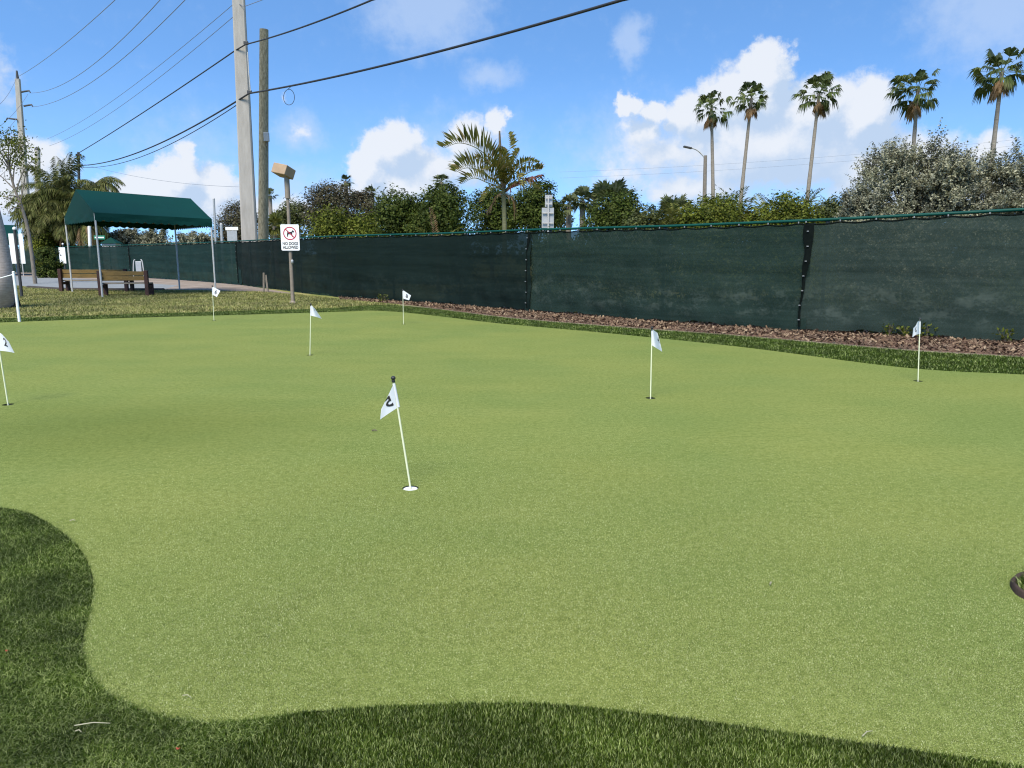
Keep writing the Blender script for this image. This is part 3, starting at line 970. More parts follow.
# ring + bar
rc = sc + UZ * .125 + NN * .004
m = MB()
n = 48; ro, ri = .205, .172
vs = [rc + UX * (r_ * math.cos(2 * math.pi * i / n)) + UZ * (r_ * math.sin(2 * math.pi * i / n)) for i in range(n) for r_ in (ri, ro)]
m.add(vs, [(2 * i, 2 * i + 1, 2 * ((i + 1) % n) + 1, 2 * ((i + 1) % n)) for i in range(n)])
m.build('red_ring', M['red'], sroot)
dog = [(-.085, -.105), (-.062, -.105), (-.050, -.03), (.030, -.028), (.062, -.105), (.086, -.105), (.072, -.02), (.078, .035), (.125, .03), (.14, .055), (.105, .085),
       (.098, .11), (.078, .09), (.055, .055), (-.05, .04), (-.075, .095), (-.09, .092), (-.078, .03), (-.092, -.02)]
MB().add([rc + NN * .0015 + UX * a + UZ * b_ for a, b_ in dog], [tuple(range(len(dog)))]).build('dog_silhouette', M['ink'], sroot)
c45 = math.sqrt(.5)
bar = [(-ri * c45 - .011, ri * c45 - .011), (-ri * c45 + .011, ri * c45 + .011), (ri * c45 + .011, -ri * c45 + .011), (ri * c45 - .011, -ri * c45 - .011)]
MB().add([rc + NN * .003 + UX * a + UZ * b_ for a, b_ in bar], [(0, 1, 2, 3)]).build('red_bar', M['red'], sroot)
for txt, zz in (('NO DOGS', -.185), ('ALLOWED', -.30)):
    vs, fs = glyph(txt, .125, .004)
    wd = max(a for a, b_ in vs) - min(a for a, b_ in vs)
    kx = .475 / wd
    MB().add([sc + NN * .0045 + UX * (a * kx) + UZ * (zz + b_) for a, b_ in vs], fs).build('lettering', M['ink'], sroot)

# old stake at the fence
b = gp(265.5, 292)
root = empty('wooden_stake', b, 'pair of short weathered boards standing at the fence corner', 'stake')
MB().box(b + Vector((-.05, 0, .38)), (.075, .05, .82), Matrix.Rotation(R(3), 3, 'Y'), .006).build('board', M['grey_wood'], root)
MB().box(b + Vector((.06, .05, .34)), (.075, .05, .72), Matrix.Rotation(R(-4), 3, 'Y'), .006).build('board', M['grey_wood'], root)

# ------------------------------------------------------------------ utility poles and wires
def square_pole(mb, p, q_, w0, w1):
    rm = Matrix.Rotation(R(14), 3, 'Z')
    c = .18
    prof = [(1, c - 1), (1, 1 - c), (1 - c, 1), (c - 1, 1), (-1, 1 - c), (-1, c - 1), (c - 1, -1), (1 - c, -1)]
    vs = []; K = 14
    for i in range(K + 1):
        t = i / K; w = (w0 + (w1 - w0) * t) / 2
        for a, b_ in prof:
            vs.append(p.lerp(q_, t) + rm @ Vector((a * w, b_ * w, 0)))
    n = len(prof)
    mb.add(vs, [(i * n + j, i * n + (j + 1) % n, (i + 1) * n + (j + 1) % n, (i + 1) * n + j) for i in range(K) for j in range(n)] + [tuple(K * n + j for j in range(n))])
b0 = at(249.8, 240, 40); t0 = at(238.7, 0, 40)
d_ = (t0 - b0) / (t0.z - b0.z)
bb = b0 - d_ * b0.z; tt = bb + d_ * 19
root = empty('utility_pole', bb, 'tall square grey concrete utility pole rising behind the fence', 'utility pole')
m = MB(); square_pole(m, bb, tt, .80, .50); m.build('shaft', M['concrete'], root)
for (px, py) in ((246, 43), (249.5, 92)):
    q_ = at(px, py, 39.6)
    MB().box(q_, (.22, .14, .16), None, .02).build('cable_clamp', M['dark_metal'], root)
MB().tube([at(247.6, 52, 39.55), at(248.6, 70, 39.55), at(250.4, 91, 39.55)], .028, 6).build('ground_wire', M['galv'], root, True)

wb = gp(263.3, 282); wb = at(263.2, 282, 42); wb.z = 0
wt = at(264, 29.5, 42)
root = empty('utility_pole', wb, 'round weathered wooden pole right of the concrete pole', 'utility pole')
MB().tube([wb.lerp(wt, i / 8) for i in range(9)], [.29 - .008 * i for i in range(9)], 14).build('shaft', M['old_wood'], root, True)
q_ = at(266.5, 137, 41.7)
MB().box(q_, (.26, .22, .46), None, .02).build('meter_box', M['alu'], root)
MB().tube([q_ + Vector((.02, 0, -.2)), q_ + Vector((0, .05, -.45))], .05, 8).build('conduit', M['grey_wood'], root, True)

fb_ = at(30, 262, 100); fb_.z = 0
ft_ = at(17.6, 79, 100)
root = empty('utility_pole', fb_, 'far grey utility pole with short arms above the left palm', 'utility pole')
m = MB(); square_pole(m, fb_, ft_, .95, .52); m.build('shaft', M['concrete'], root)
MB().tube([ft_, ft_ + Vector((0, 0, 1.0))], [.20, .1], 8).build('insulator', M['dark_metal'], root, True)
for (px, py, sgn) in ((21.5, 92, 1), (24, 106, 1), (17.0, 119.5, -1)):
    a = at(px, py, 99.5)
    MB().tube([a, a + Vector((1.1 * sgn, -.2, .12)), a + Vector((1.25 * sgn, -.2, -.12))], [.12, .10, .06], 6).build('cross_arm', M['dark_metal'], root, True)
sb = at(37.5, 262, 95); sb.z = 0
MBp = MB(); 
root = empty('utility_pole', sb, 'short grey pole top just right of the far arm pole', 'utility pole')
MBp.tube([sb, at(37.5, 150, 95)], [.36, .3], 10).build('shaft', M['concrete'], root, True)
MB().lathe(at(37.5, 150, 95), [(.3, 0), (.34, .05), (.2, .3), (0, .34)], 10).build('cap', M['dark_metal'], root, True)
pb = at(79.5, 262, 75); pb.z = 0
root = empty('utility_pole', pb, 'thin dark pole rising through the left palm where two cables end', 'utility pole')
MB().tube([pb, at(78.5, 152, 75)], [.16, .12], 8).build('shaft', M['dark_metal'], root, True)
MB().box(at(78.5, 155, 75), (.5, .18, .22), None, .02).build('cable_bracket', M['dark_metal'], root)

def wire(name, label, spans, rad, mtl):
    pts = []
    for (a, b_, sag) in spans:
        a, b_ = Vector(a), Vector(b_)
        N = 24
        seg = [a.lerp(b_, i / N) - Vector((0, 0, sag * 4 * (i / N) * (1 - i / N))) for i in range(N + 1)]
        pts += seg if not pts else seg[1:]
    tag(MB().tube(pts, rad, 6).build(name, M[mtl], None, True), label, 'cable', 'overhead cables')
wire('overhead_cable', 'upper thick black cable running past the concrete pole', [(at(76, 154.5, 75), at(234.5, 51, 39.7), .12), (at(234.5, 51, 39.7), at(245.5, 44.5, 39.5), 0), (at(245.5, 44.5, 39.5), at(372, 0, 27), .1), (at(372, 0, 27), at(620, -90, 17), .1)], .032, 'wire')
wire('overhead_cable', 'lower thick black cable sloping up to the top centre edge', [(at(79, 165.5, 75), at(237, 101, 39.7), .75), (at(237, 101, 39.7), at(249, 93.4, 39.5), 0), (at(249, 93.4, 39.5), at(622, 0, 20.5), .20), (at(622, 0, 20.5), at(820, -56, 15.5), .05)], .040, 'wire')
wire('overhead_cable', 'thin cable hanging close under the lower thick cable', [(at(80, 167, 75), at(237.5, 104.5, 39.7), .95)], .022, 'wire')
wire('overhead_cable', 'topmost thin wire from the tip of the far pole', [(at(18.3, 76.5, 100), at(115, 0, 52), .35), (at(115, 0, 52), at(190, -90, 36), .3)], .024, 'thinwire')
wire('overhead_cable', 'thin wire from the upper arm of the far pole', [(at(29.5, 93, 99.5), at(160, 0, 50), 1.4), (at(160, 0, 50), at(240, -80, 36), .3)], .024, 'thinwire')
wire('overhead_cable', 'thin wire from the lower arm of the far pole', [(at(31.5, 107, 99.5), at(185, 0, 50), 1.4), (at(185, 0, 50), at(265, -70, 36), .3)], .024, 'thinwire')
wire('overhead_cable', 'upper of two thin parallel wires ending at the concrete pole', [(at(47, 139, 98), at(236, 2, 39.8), .7), (at(243, 7, 39.8), at(262, 0, 36), .0), (at(262, 0, 36), at(330, -26, 28), .0)], .015, 'thinwire')
wire('overhead_cable', 'lower of two thin parallel wires ending at the concrete pole', [(at(49, 146, 98), at(236.5, 14, 39.8), .8)], .015, 'thinwire')
wire('overhead_cable', 'thin wire dropping left from the far pole tip', [(at(17, 77, 100), at(0, 104, 82), .3), (at(0, 104, 82), at(-60, 190, 55), .3)], .022, 'thinwire')
wire('overhead_cable', 'thin wire dropping left from the upper arm of the far pole', [(at(28, 94, 99), at(0, 126, 82), .3), (at(0, 126, 82), at(-60, 195, 55), .3)], .022, 'thinwire')
wire('overhead_cable', 'thin wire dropping left from the left arm of the far pole', [(at(16, 119, 99), at(0, 134, 82), .2), (at(0, 134, 82), at(-60, 200, 55), .3)], .022, 'thinwire')
wire('overhead_cable', 'faint wire crossing low above the tent roof', [(at(80, 163, 80), at(243, 187, 62), .5)], .012, 'thinwire')
wire('overhead_cable', 'faint upper wire behind the tall palms', [(at(560, 172, 95), at(1060, 135, 80), .5)], .010, 'thinwire')
wire('overhead_cable', 'faint lower wire behind the tall palms', [(at(560, 178, 95), at(1060, 141, 80), .5)], .010, 'thinwire')
lp = [at(289 + 5.5 * math.sin(t), 97.5 - 7.5 * math.cos(t) * (1 if math.cos(t) < 0 else 1.1), 36) for t in np.linspace(-.25, 2 * math.pi - .1, 22)]
lp = [at(290.5, 87, 36)] + lp
tag(MB().tube(lp, .013, 6).build('cable_loop', M['wire'], None, True), 'loop of spare cable hanging from the lower thick cable', 'cable')

# ------------------------------------------------------------------ street furniture beyond the fence
b = at(548, 262, 36); b.z = 0
root = empty('road_sign', b, 'backs of two stacked grey road signs above the fence', 'sign')
zt = at(548, 196, 36).z
MB().tube([b, Vector((b.x, b.y, zt))], .045, 8).build('post', M['galv'], root, True)
for (x0, x1, y0, y1) in ((545, 552.5, 195, 207), (541.7, 554, 207.8, 228)):
    a = at(x0, y1, 36.08); c_ = at(x1, y0, 36.08)
    MB().box(((a.x + c_.x) / 2, 36.08, (a.z + c_.z) / 2), (c_.x - a.x, .02, c_.z - a.z), None, .005).build('panel', M['alu'], root)
    for f in (.25, .75):
        MB().box(((a.x + c_.x) / 2, 36.0, a.z + (c_.z - a.z) * f), (c_.x - a.x - .06, .05, .05)).build('brace', M['galv'], root)

b = at(232, 262, 52); b.z = 0
root = empty('road_sign', b, 'pale grey back of a T shaped sign left of the concrete pole', 'sign')
MB().tube([b, Vector((b.x, b.y, at(232, 228, 52).z))], .05, 8).build('post', M['galv'], root, True)
for (x0, x1, y0, y1, dy) in ((225.5, 238, 227, 230.2, -.08), (227.5, 236.8, 230.6, 242, -.08)):
    a = at(x0, y1, 52 + dy); c_ = at(x1, y0, 52 + dy)
    MB().box(((a.x + c_.x) / 2, 52 + dy, (a.z + c_.z) / 2), (c_.x - a.x, .03, c_.z - a.z), None, .006).build('panel', M['sign_white' if y0 < 229 else 'alu'], root)
for (px, pt, lab, rad) in ((216.3, 199.5, 'slim pale pole rising beside the right tent corner', .07), (222.7, 225, 'short grey post between the slim pole and T shaped sign', .09)):
    b = at(px, 262, 48); b.z = 0
    tp = at(px - (262 - pt) * .04, pt, 48)
    r_ = empty('pole', b, lab, 'pole')
    MB().tube([b, tp], rad, 8).build('shaft', M['alu'], r_, True)
    MB().lathe(tp, [(rad, 0), (rad * 1.15, .03), (rad * .6, .1), (0, .11)], 8).build('cap', M['galv'], r_, True)

b = at(90, 262, 59); b.z = 0
root = empty('street_sign', b, 'white post with small green street name blade under the tent roof', 'sign')
MB().tube([b, at(89.3, 226, 59)], .12, 10).build('post', M['white_paint'], root, True)
a = at(99.5, 237.5, 58.7)
MB().box(a, (.85, .04, .30), None, .01).build('blade', M['street_green'], root)
MB().box(a + Vector((0, -.025, .0)), (.7, .008, .10)).build('stripe', M['sign_white'], root)
b = at(113, 262, 60); b.z = 0
root = empty('kiosk', b, 'small pale box with peaked teal top behind the fence under the tent', 'kiosk')
MB().box(b + Vector((0, 0, 1.18)), (1.1, .8, 2.36), None, .02).build('cabinet', M['galv'], root)
MB().add([b + Vector((-.7, -.5, 2.36)), b + Vector((.7, -.5, 2.36)), b + Vector((.7, .5, 2.36)), b + Vector((-.7, .5, 2.36)), b + Vector((0, 0, 2.85))], [(0, 1, 4), (1, 2, 4), (2, 3, 4), (3, 0, 4), (3, 2, 1, 0)]).build('roof', M['canopy'], root)

b = at(703.5, 262, 50); b.z = 0
root = empty('street_lamp', b, 'street lamp with curved arm on a tan concrete pole, left of the tall palms', 'street lamp')
tp = at(705.4, 155.5, 50)
MB().tube([b, tp], [.17, .11], 10).build('pole', M['grey_wood'], root, True)
arm = crom([tp + Vector((-.05, 0, -.15)), at(703, 155.5, 50), at(697, 150, 50), at(689.5, 147.2, 50)], 6)
MB().tube(arm, .05, 8).build('arm', M['galv'], root, True)
hd = at(687.6, 147.4, 50)
MB().box(hd, (.55, .24, .11), Matrix.Rotation(R(12), 3, 'Y'), .03).build('lamp_head', M['dark_metal'], root)

# ------------------------------------------------------------------ vegetation
def rot_to(v):
    return v / (np.linalg.norm(v, axis=-1, keepdims=True) + 1e-9)

def leaves(P, D, L, W, Nb=None):
    """diamond leaves: base P, direction D, lengths L, widths W"""
    n = len(P)
    D = rot_to(D)
    rnd = RNG.normal(size=(n, 3))
    if Nb is None:
        Sd = rot_to(np.cross(D, rnd))
    else:
        nb_ = rot_to(Nb) + rnd * .42
        D = rot_to(rnd[:, [1, 2, 0]] + np.array([0, 0, -.35]) + rot_to(Nb) * .25)
        D = rot_to(D - nb_ * np.sum(D * nb_, 1, keepdims=True) / np.sum(nb_ * nb_, 1, keepdims=True))
        Sd = rot_to(np.cross(nb_, D))
    N = np.cross(D, Sd)
    L = L[:, None]; W = W[:, None]
    a = P; c = P + D * L
    mid = P + D * L * .45 + N * L * .06
    V = np.stack([a, mid + Sd * W / 2, c, mid - Sd * W / 2], 1).reshape(-1, 3)
    return V, np.arange(4 * n).reshape(-1, 4)

def crown_points(c, r, n, nb, seed, clump=.30, flat=.0):
    """an uneven crown made of rounded boughs; leaf sprays sit on the shells of the boughs"""
    rg = np.random.default_rng(seed)
    c = np.array(c); r = np.array(r)
    u = rot_to(rg.normal(size=(nb, 3)))
    sc = rg.uniform(.30, .50, (nb, 1))
    bc = c + u * r * np.clip(1.02 - sc, 0, .74) * rg.uniform(.55, 1.0, (nb, 1)) ** .5
    br = np.minimum(np.min(r), r.mean()) * sc * 1.05
    ncl = max(60, n // 12)
    k = rg.choice(nb, ncl, p=(br[:, 0] ** 2) / np.sum(br[:, 0] ** 2))
    v = rot_to(rg.normal(size=(ncl, 3)))
    if c[2] - r[2] > .35:
        v[:, 2] = np.where(v[:, 2] < -.5, -v[:, 2], v[:, 2])
    else:
        bc[::3, 2] = br[::3, 0] * .8
    cl = bc[k] + v * br[k] * (1 - rg.exponential(.13, (ncl, 1))).clip(.3, 1) * rg.uniform(.9, 1.12, (ncl, 1))
    j = rg.integers(0, ncl, n)
    P = cl[j] + rg.normal(0, 1, (n, 3)) * (br[k][j] * clump * .55)
    out = v[j] * .75 + rot_to(P - c) * .35 + rg.normal(0, .22, (n, 3)) + np.array([0, 0, .12])
    return P, out, bc, br

def limbs(mb, base, top, bc, r0, n, seed):
    rg = random.Random(seed)
    base = Vector(base); top = Vector(top)
    mid = base.lerp(top, .55) + Vector((rg.uniform(-.15, .15), rg.uniform(-.15, .15), 0))
    mb.tube(crom([base, base.lerp(mid, .5) + Vector((rg.uniform(-.06, .06), 0, 0)), mid, top], 4), list(np.linspace(r0, r0 * .45, 13)), 8)
    idx = list(range(len(bc))); rg.shuffle(idx)
    for i in idx[:n]:
        st = base.lerp(mid, rg.uniform(.55, 1.0)); e = Vector(bc[i])
        k = st.lerp(e, .5) + Vector((0, 0, .12 * (e - st).length))
        mb.tube(crom([st, k, e], 4), list(np.linspace(r0 * .5, r0 * .12, 9)), 5)

SEED = [100]
def broadleaf(name, label, px, top, hw, Y, mtl, n=6000, leaf=.15, zlow=.4, nb=26, cat='tree', group='trees beyond the fence', depth=1.0, shape=.30, trunk_r=.13):
    SEED[0] += 1
    t_ = at(px, top - 6, Y)
    rx = hw * 1.06 / F * Y
    zc = (t_.z + zlow) / 2; rz = (t_.z - zlow) / 2
    base = Vector((t_.x, Y, 0))
    root = empty(name, base, label, cat, group)
    if zlow < .35: zlow = .05
    n = int(n * 2.9); leaf *= .92
    P, D, bc, br = crown_points((t_.x, Y, zc), (rx, rx * depth, rz), n, nb, SEED[0], clump=shape)
    keep = P[:, 2] > .05
    P, D = P[keep], D[keep]
    L = leaf * RNG.uniform(.6, 1.4, len(P))
    V, Fc = leaves(P, D, L, L * .6, D + np.array([0, 0, .45]))
    link('crown', np_mesh('crown', V, Fc), mtl, root)
    m = MB(); limbs(m, base - Vector((0, 0, .05)), (t_.x, Y, zc + rz * .3), bc, trunk_r, 9, SEED[0])
    m.build('trunk', M['trunk'], root, True)
    return root

def silver_bush(label, px, top, hw, Y, nsh=1000, leaf=.085, zlow=.2, twig=.42, mtl='lf_silver', group='silver leaved bushes beyond the fence', nb=30):
    """upright leafy twigs over an uneven mound"""
    SEED[0] += 1
    rg = np.random.default_rng(SEED[0])
    zlow = .05
    t_ = at(px, top, Y); rx = hw / F * Y
    zc = (t_.z + zlow) / 2; rz = (t_.z - zlow) / 2 * .96
    base = Vector((t_.x, Y, 0))
    root = empty('silver_buttonwood', base, label, 'bush', group)
    c = np.array((t_.x, Y, zc)); r = np.array((rx, rx * .9, rz))
    nsh = int(nsh * 4.6)
    P0, D0, bc, br = crown_points(c, r, nsh, nb, SEED[0], clump=.30)
    dirs = rot_to(D0 * .9 + rg.normal(0, .28, (nsh, 3)) + np.array([0, 0, .45]))
    tl = twig * rg.uniform(.4, 1.1, nsh)
    K = 15
    t = np.linspace(.05, 1, K)
    PP = P0[:, None, :] + dirs[:, None, :] * (t[None, :, None] * tl[:, None, None])
    PP = PP.reshape(-1, 3)
    DD = (np.repeat(dirs, K, 0) * .6 + rg.normal(0, .6, (nsh * K, 3)))
    L = leaf * rg.uniform(.7, 1.4, len(PP))
    keep = PP[:, 2] > .05
    V, Fc = leaves(PP[keep], DD[keep], L[keep], L[keep] * .5, (np.repeat(D0, K, 0) + rg.normal(0, .45, (nsh * K, 3)) + np.array([0, 0, .35]))[keep])
    link('crown', np_mesh('crown', V, Fc), M[mtl], root)
    m = MB(); limbs(m, base - Vector((0, 0, .05)), (t_.x, Y, zc + rz * .3), bc, .11, 14, SEED[0])
    m.build('trunk', M['trunk'], root, True)
    return root

def fan_leaf(o, d, up, petiole, rad, rg, nseg=15, spread=2.3, droop=.35):
    """palmate leaf: petiole end at o + d*petiole, segments fanning out in the plane of d and side"""
    d = d / np.linalg.norm(d)
    side = np.cross(d, up); side /= np.linalg.norm(side) + 1e-9
    nrm = np.cross(side, d)
    h = o + d * petiole - np.array([0, 0, petiole * petiole * .12])
    Vs, Fs = [], []
    for i in range(nseg):
        a = (i / (nseg - 1) - .5) * spread + rg.normal(0, .05)
        L = rad * (1 - .22 * (abs(a) / (spread / 2)) ** 2) * rg.uniform(.85, 1.08)
        e = d * math.cos(a) + side * math.sin(a)
        w = L * .075
        sd = -d * math.sin(a) + side * math.cos(a)
        p1 = h + e * L * .55 + nrm * .05 * L
        p2 = h + e * L * (1 - droop * .3) + nrm * .02 * L - np.array([0, 0, droop * L * rg.uniform(.5, 1.2)])
        n0 = len(Vs)
        Vs += [h, p1 + sd * w, p2, p1 - sd * w]
        Fs.append((n0, n0 + 1, n0 + 2, n0 + 3))
    # petiole
    n0 = len(Vs); w = side * .018
    Vs += [o - w, o + w, h + w, h - w]; Fs.append((n0, n0 + 1, n0 + 2, n0 + 3))
    return np.array(Vs), np.array(Fs)

def fan_crown(c, n, petiole, rad, seed, lo=-.75, hi=1.25, wind=(0, 0, 0), droop=.4, nseg=15):
    rg = np.random.default_rng(seed)
    parts = []
    for i in range(n):
        az = i * 2.39996 + rg.normal(0, .2)
        el = lo + (hi - lo) * ((i + .5) / n) + rg.normal(0, .08)
        d = np.array([math.cos(az) * math.cos(el), math.sin(az) * math.cos(el), math.sin(el)]) + np.array(wind) * rg.uniform(.5, 1.3)
        k = rg.uniform(.68, 1.2)
        parts.append(fan_leaf(np.array(c), d, np.array([0, 0, 1.0]) + rg.normal(0, .3, 3), petiole * k * rg.uniform(.6, 1.15), rad * k, rg, nseg, droop=droop + max(0, -el) * .3))
    return merge(parts)

def feather(o, d, length, n, lw, rg, droop=.6, ll=.4, hang=.3, side=None):
    """pinnate frond curving over; returns leaflets and the rachis points"""
    d = np.array(d, float); d /= np.linalg.norm(d)
    pts = [np.array(o, float)]
    cur = d.copy(); K = 14
    for i in range(K):
        cur = cur + np.array([0, 0, -droop / K * (1 + i / K)])
        cur /= np.linalg.norm(cur)
        pts.append(pts[-1] + cur * length / K)
    pts = np.array(pts)
    Vs, Fs = [], []
    for i in range(n):
        t = .12 + .88 * i / (n - 1)
        x = t * K; k = min(int(x), K - 1)
        p = pts[k] + (pts[k + 1] - pts[k]) * (x - k)
        tg = pts[k + 1] - pts[k]; tg /= np.linalg.norm(tg)
        s_ = np.cross(tg, [0, 0, 1.0])
        if np.linalg.norm(s_) < .05: s_ = np.array([1.0, 0, 0])
        s_ /= np.linalg.norm(s_)
        L = ll * math.sin(math.pi * (.15 + .8 * t)) ** .6 * rg.uniform(.8, 1.15)
        upv = np.cross(s_, tg)
        for sg in (-1, 1):
            e = s_ * sg * .75 + tg * .62 + upv * (.25 if hang < .6 else -.1) + rg.normal(0, .08, 3)
            e /= np.linalg.norm(e)
            p1 = p + e * L * .5 - np.array([0, 0, hang * L * .15])
            p2 = p + e * L - np.array([0, 0, hang * L * rg.uniform(.6, 1.1)])
            sd = tg * lw / 2
            n0 = len(Vs)
            Vs += [p, p1 + sd, p2, p1 - sd]; Fs.append((n0, n0 + 1, n0 + 2, n0 + 3))
    # rachis ribbon
    for k in range(K):
        w = np.array([0, 0, .02 * (1 - k / K) + .006])
        n0 = len(Vs)
        Vs += [pts[k] - w, pts[k] + w, pts[k + 1] + w, pts[k + 1] - w]; Fs.append((n0, n0 + 1, n0 + 2, n0 + 3))
    return np.array(Vs), np.array(Fs)

def palm_trunk(base, top, r0, r1, bend=.0, mtl='palm_trunk', root=None):
    base, top = Vector(base), Vector(top)
    pts, rr = [], []
    for i in range(25):
        t = i / 24
        p = base.lerp(top, t) + Vector((bend * math.sin(math.pi * t), 0, 0))
        pts.append(p); rr.append((r0 + (r1 - r0) * min(1, t * 1.15)) * (1 + .05 * math.sin(i * 2.1)) * (1.25 if i == 0 else 1))
    return MB().tube(pts, rr, 10).build('trunk', M[mtl], root, True)

def washingtonia(label, crown_px, trunk_px, Y, rpx, wind, skirt, seed, lo=-.7):
    c = at(*crown_px, Y)
    t1 = at(*trunk_px, Y)
    k = (c.x - t1.x) / (c.z - t1.z)
    base = Vector((t1.x - k * t1.z, Y, 0))
    root = empty('fan_palm', base, label, 'palm tree', 'tall fan palms beyond the fence')
    palm_trunk(base, c, .19, .115, 0, 'palm_trunk', root)
    rad = rpx / F * Y
    V, Fc = fan_crown(tuple(c), 33, rad * .62, rad * .50, seed, lo=lo, wind=wind, droop=.45)
    link('crown', np_mesh('crown', V, Fc), M['lf_palm'], root)
    # dead skirt hanging under the crown
    rg = np.random.default_rng(seed + 50)
    parts = []
    for i in range(skirt):
        az = rg.uniform(0, 6.28)
        d = np.array([math.cos(az) * .45, math.sin(az) * .45, -1]) + np.array(wind) * .5
        parts.append(fan_leaf(np.array(c) - np.array([0, 0, rg.uniform(.1, .5)]), d, np.array([math.cos(az), math.sin(az), .4]), rad * rg.uniform(.15, .4), rad * rg.uniform(.3, .55), rg, 9, 1.2, .25))
    V, Fc = merge(parts)
    link('dead_skirt', np_mesh('dead_skirt', V, Fc), M['lf_dead'], root)
    return root

washingtonia('leftmost tall fan palm, straight trunk just right of the street lamp', (711.5, 108), (713, 190), 60, 20, (-.05, 0, 0), 14, 1)
washingtonia('second tall fan palm from the left, leaning right with tan dead skirt', (751.5, 98), (742, 188), 60, 20, (.05, 0, 0), 14, 2)
washingtonia('middle tall fan palm leaning right against the big cloud', (819, 94), (808, 192), 58, 23, (.03, 0, 0), 9, 3)
washingtonia('windswept tall fan palm above the silver bush', (918, 90), (914, 140), 52, 27, (-.48, 0, -.02), 12, 4, -.8)
washingtonia('rightmost tall fan palm cut by the right picture edge', (1002, 72), (993, 150), 48, 29, (.0, 0, 0), 10, 5)

# silver buttonwood hedge at the right
silver_bush('largest silver grey bush, its crown rising below the windswept palm', 920, 118, 62, 22, 1700, .066, .2, .40)
silver_bush('low darker silver bush at the left foot of the largest one', 873, 160, 28, 21, 800, .064, .2, .36)
silver_bush('silver bush between the largest one and the right picture edge', 984, 130, 50, 21, 1200, .064, .2, .4)
silver_bush('silver bush reaching the right picture edge', 1036, 124, 48, 20, 1200, .064, .2, .4)

# yellow green areca clumps along the middle right
def areca(label, px, top, hw, Y, seed, n=46, mtl='lf_areca', group='bushy palms beyond the fence', name='areca_palm'):
    rg = np.random.default_rng(seed)
    t_ = at(px, top, Y); rx = hw / F * Y; h = t_.z
    base = Vector((t_.x, Y, 0))
    root = empty(name, base, label, 'palm', group)
    parts = []; tm = MB()
    for i in range(9):
        a = rg.uniform(0, 6.28); q_ = rg.uniform(.1, .55) * rx
        sx, sy = base.x + math.cos(a) * q_, base.y + math.sin(a) * q_
        hz = h * rg.uniform(.30, .62)
        ex, ey = sx + math.cos(a) * .25 * rx, sy + math.sin(a) * .25 * rx
        tm.tube([(sx * .6 + base.x * .4, sy * .6 + base.y * .4, -.05), (ex, ey, hz)], [.05, .035], 6)
        for k in range(n // 9 + 2):
            az = rg.uniform(0, 6.28); el = rg.uniform(.35, 1.35)
            d = (math.cos(az) * math.cos(el), math.sin(az) * math.cos(el), math.sin(el))
            L = min(h * .62, h - hz) * rg.uniform(.75, 1.12) / (.45 + .55 * math.sin(el))
            L = min(L, rx * 1.35)
            parts.append(feather((ex, ey, hz), d, L, 22, .05, rg, .9, .42 * min(1, h / 4), .25))
    V, Fc = merge(parts)
    link('crown', np_mesh('crown', V, Fc), M[mtl], root)
    tm.build('trunk', M['trunk'], root, True)
    return root
for i, (px, top, hw, lab) in enumerate([(671, 193, 22, 'feathery palm left of the street lamp'), (702, 190, 22, 'bushy palm around the street lamp foot'), (731, 186, 22, 'bushy palm below the second tall fan palm'),
                                       (760, 186, 24, 'bushy palm right of the second tall fan palm'), (790, 186, 24, 'bushy palm left of the middle tall fan palm foot'), (822, 182, 26, 'tallest bushy palm right of the middle tall fan palm foot'),
                                       (848, 178, 20, 'bushy palm beside the low dark silver bush')]):
    areca(lab, px, top - 10, hw + 2, 33 + (i % 3) * 2, 300 + i)
broadleaf('hedge_tree', 'yellow green hedge tree below the leftmost tall fan palm', 716, 199, 42, 31, M['lf_yellow'], 9000, .13, .3, 30)
broadleaf('hedge_tree', 'yellow green hedge tree between the second and middle fan palms', 785, 198, 48, 31, M['lf_yellow'], 10000, .13, .3, 32)
broadleaf('hedge_tree', 'olive hedge tree right of the middle fan palm', 838, 197, 34, 30, M['lf_olive'], 7000, .13, .3, 26)
broadleaf('shrub', 'olive shrub between the sabal palms and the feathery palm', 650, 200, 28, 33, M['lf_olive'], 5000, .13, .3, 20)

# sabal palms in the centre
def sabal(label, px, top, rpx, Y, seed, n=38, mtl='lf_sabal', dead=4, zlow=None):
    rad = rpx / F * Y
    t_ = at(px, top, Y)
    c = Vector((t_.x, Y, t_.z - rad * .95))
    base = Vector((t_.x, Y, 0))
    root = empty('sabal_palm', base, label, 'palm tree', 'sabal palms beyond the fence')
    palm_trunk(base, c, .2, .16, 0, 'palm_trunk', root)
    V, Fc = fan_crown(tuple(c), n, rad * .5, rad * .62, seed, lo=-.8, hi=1.45, droop=.2, nseg=17)
    link('crown', np_mesh('crown', V, Fc), M[mtl], root)
    return root
sabal('slim sabal palm right of the road sign backs', 569, 191, 13, 48, 21, 26)
sabal('sabal palm between the slim one and the broad one', 583, 184, 17, 44, 22)
sabal('broad pale topped sabal palm behind the round dark tree', 612, 179, 28, 44, 23, 44)
sabal('low sabal palm behind the olive shrub', 676, 194, 22, 46, 24)
broadleaf('broadleaf_tree', 'round dark green tree in front of the broad sabal palm', 620, 194, 37, 36, M['lf_dark'], 9000, .14, .3, 30)

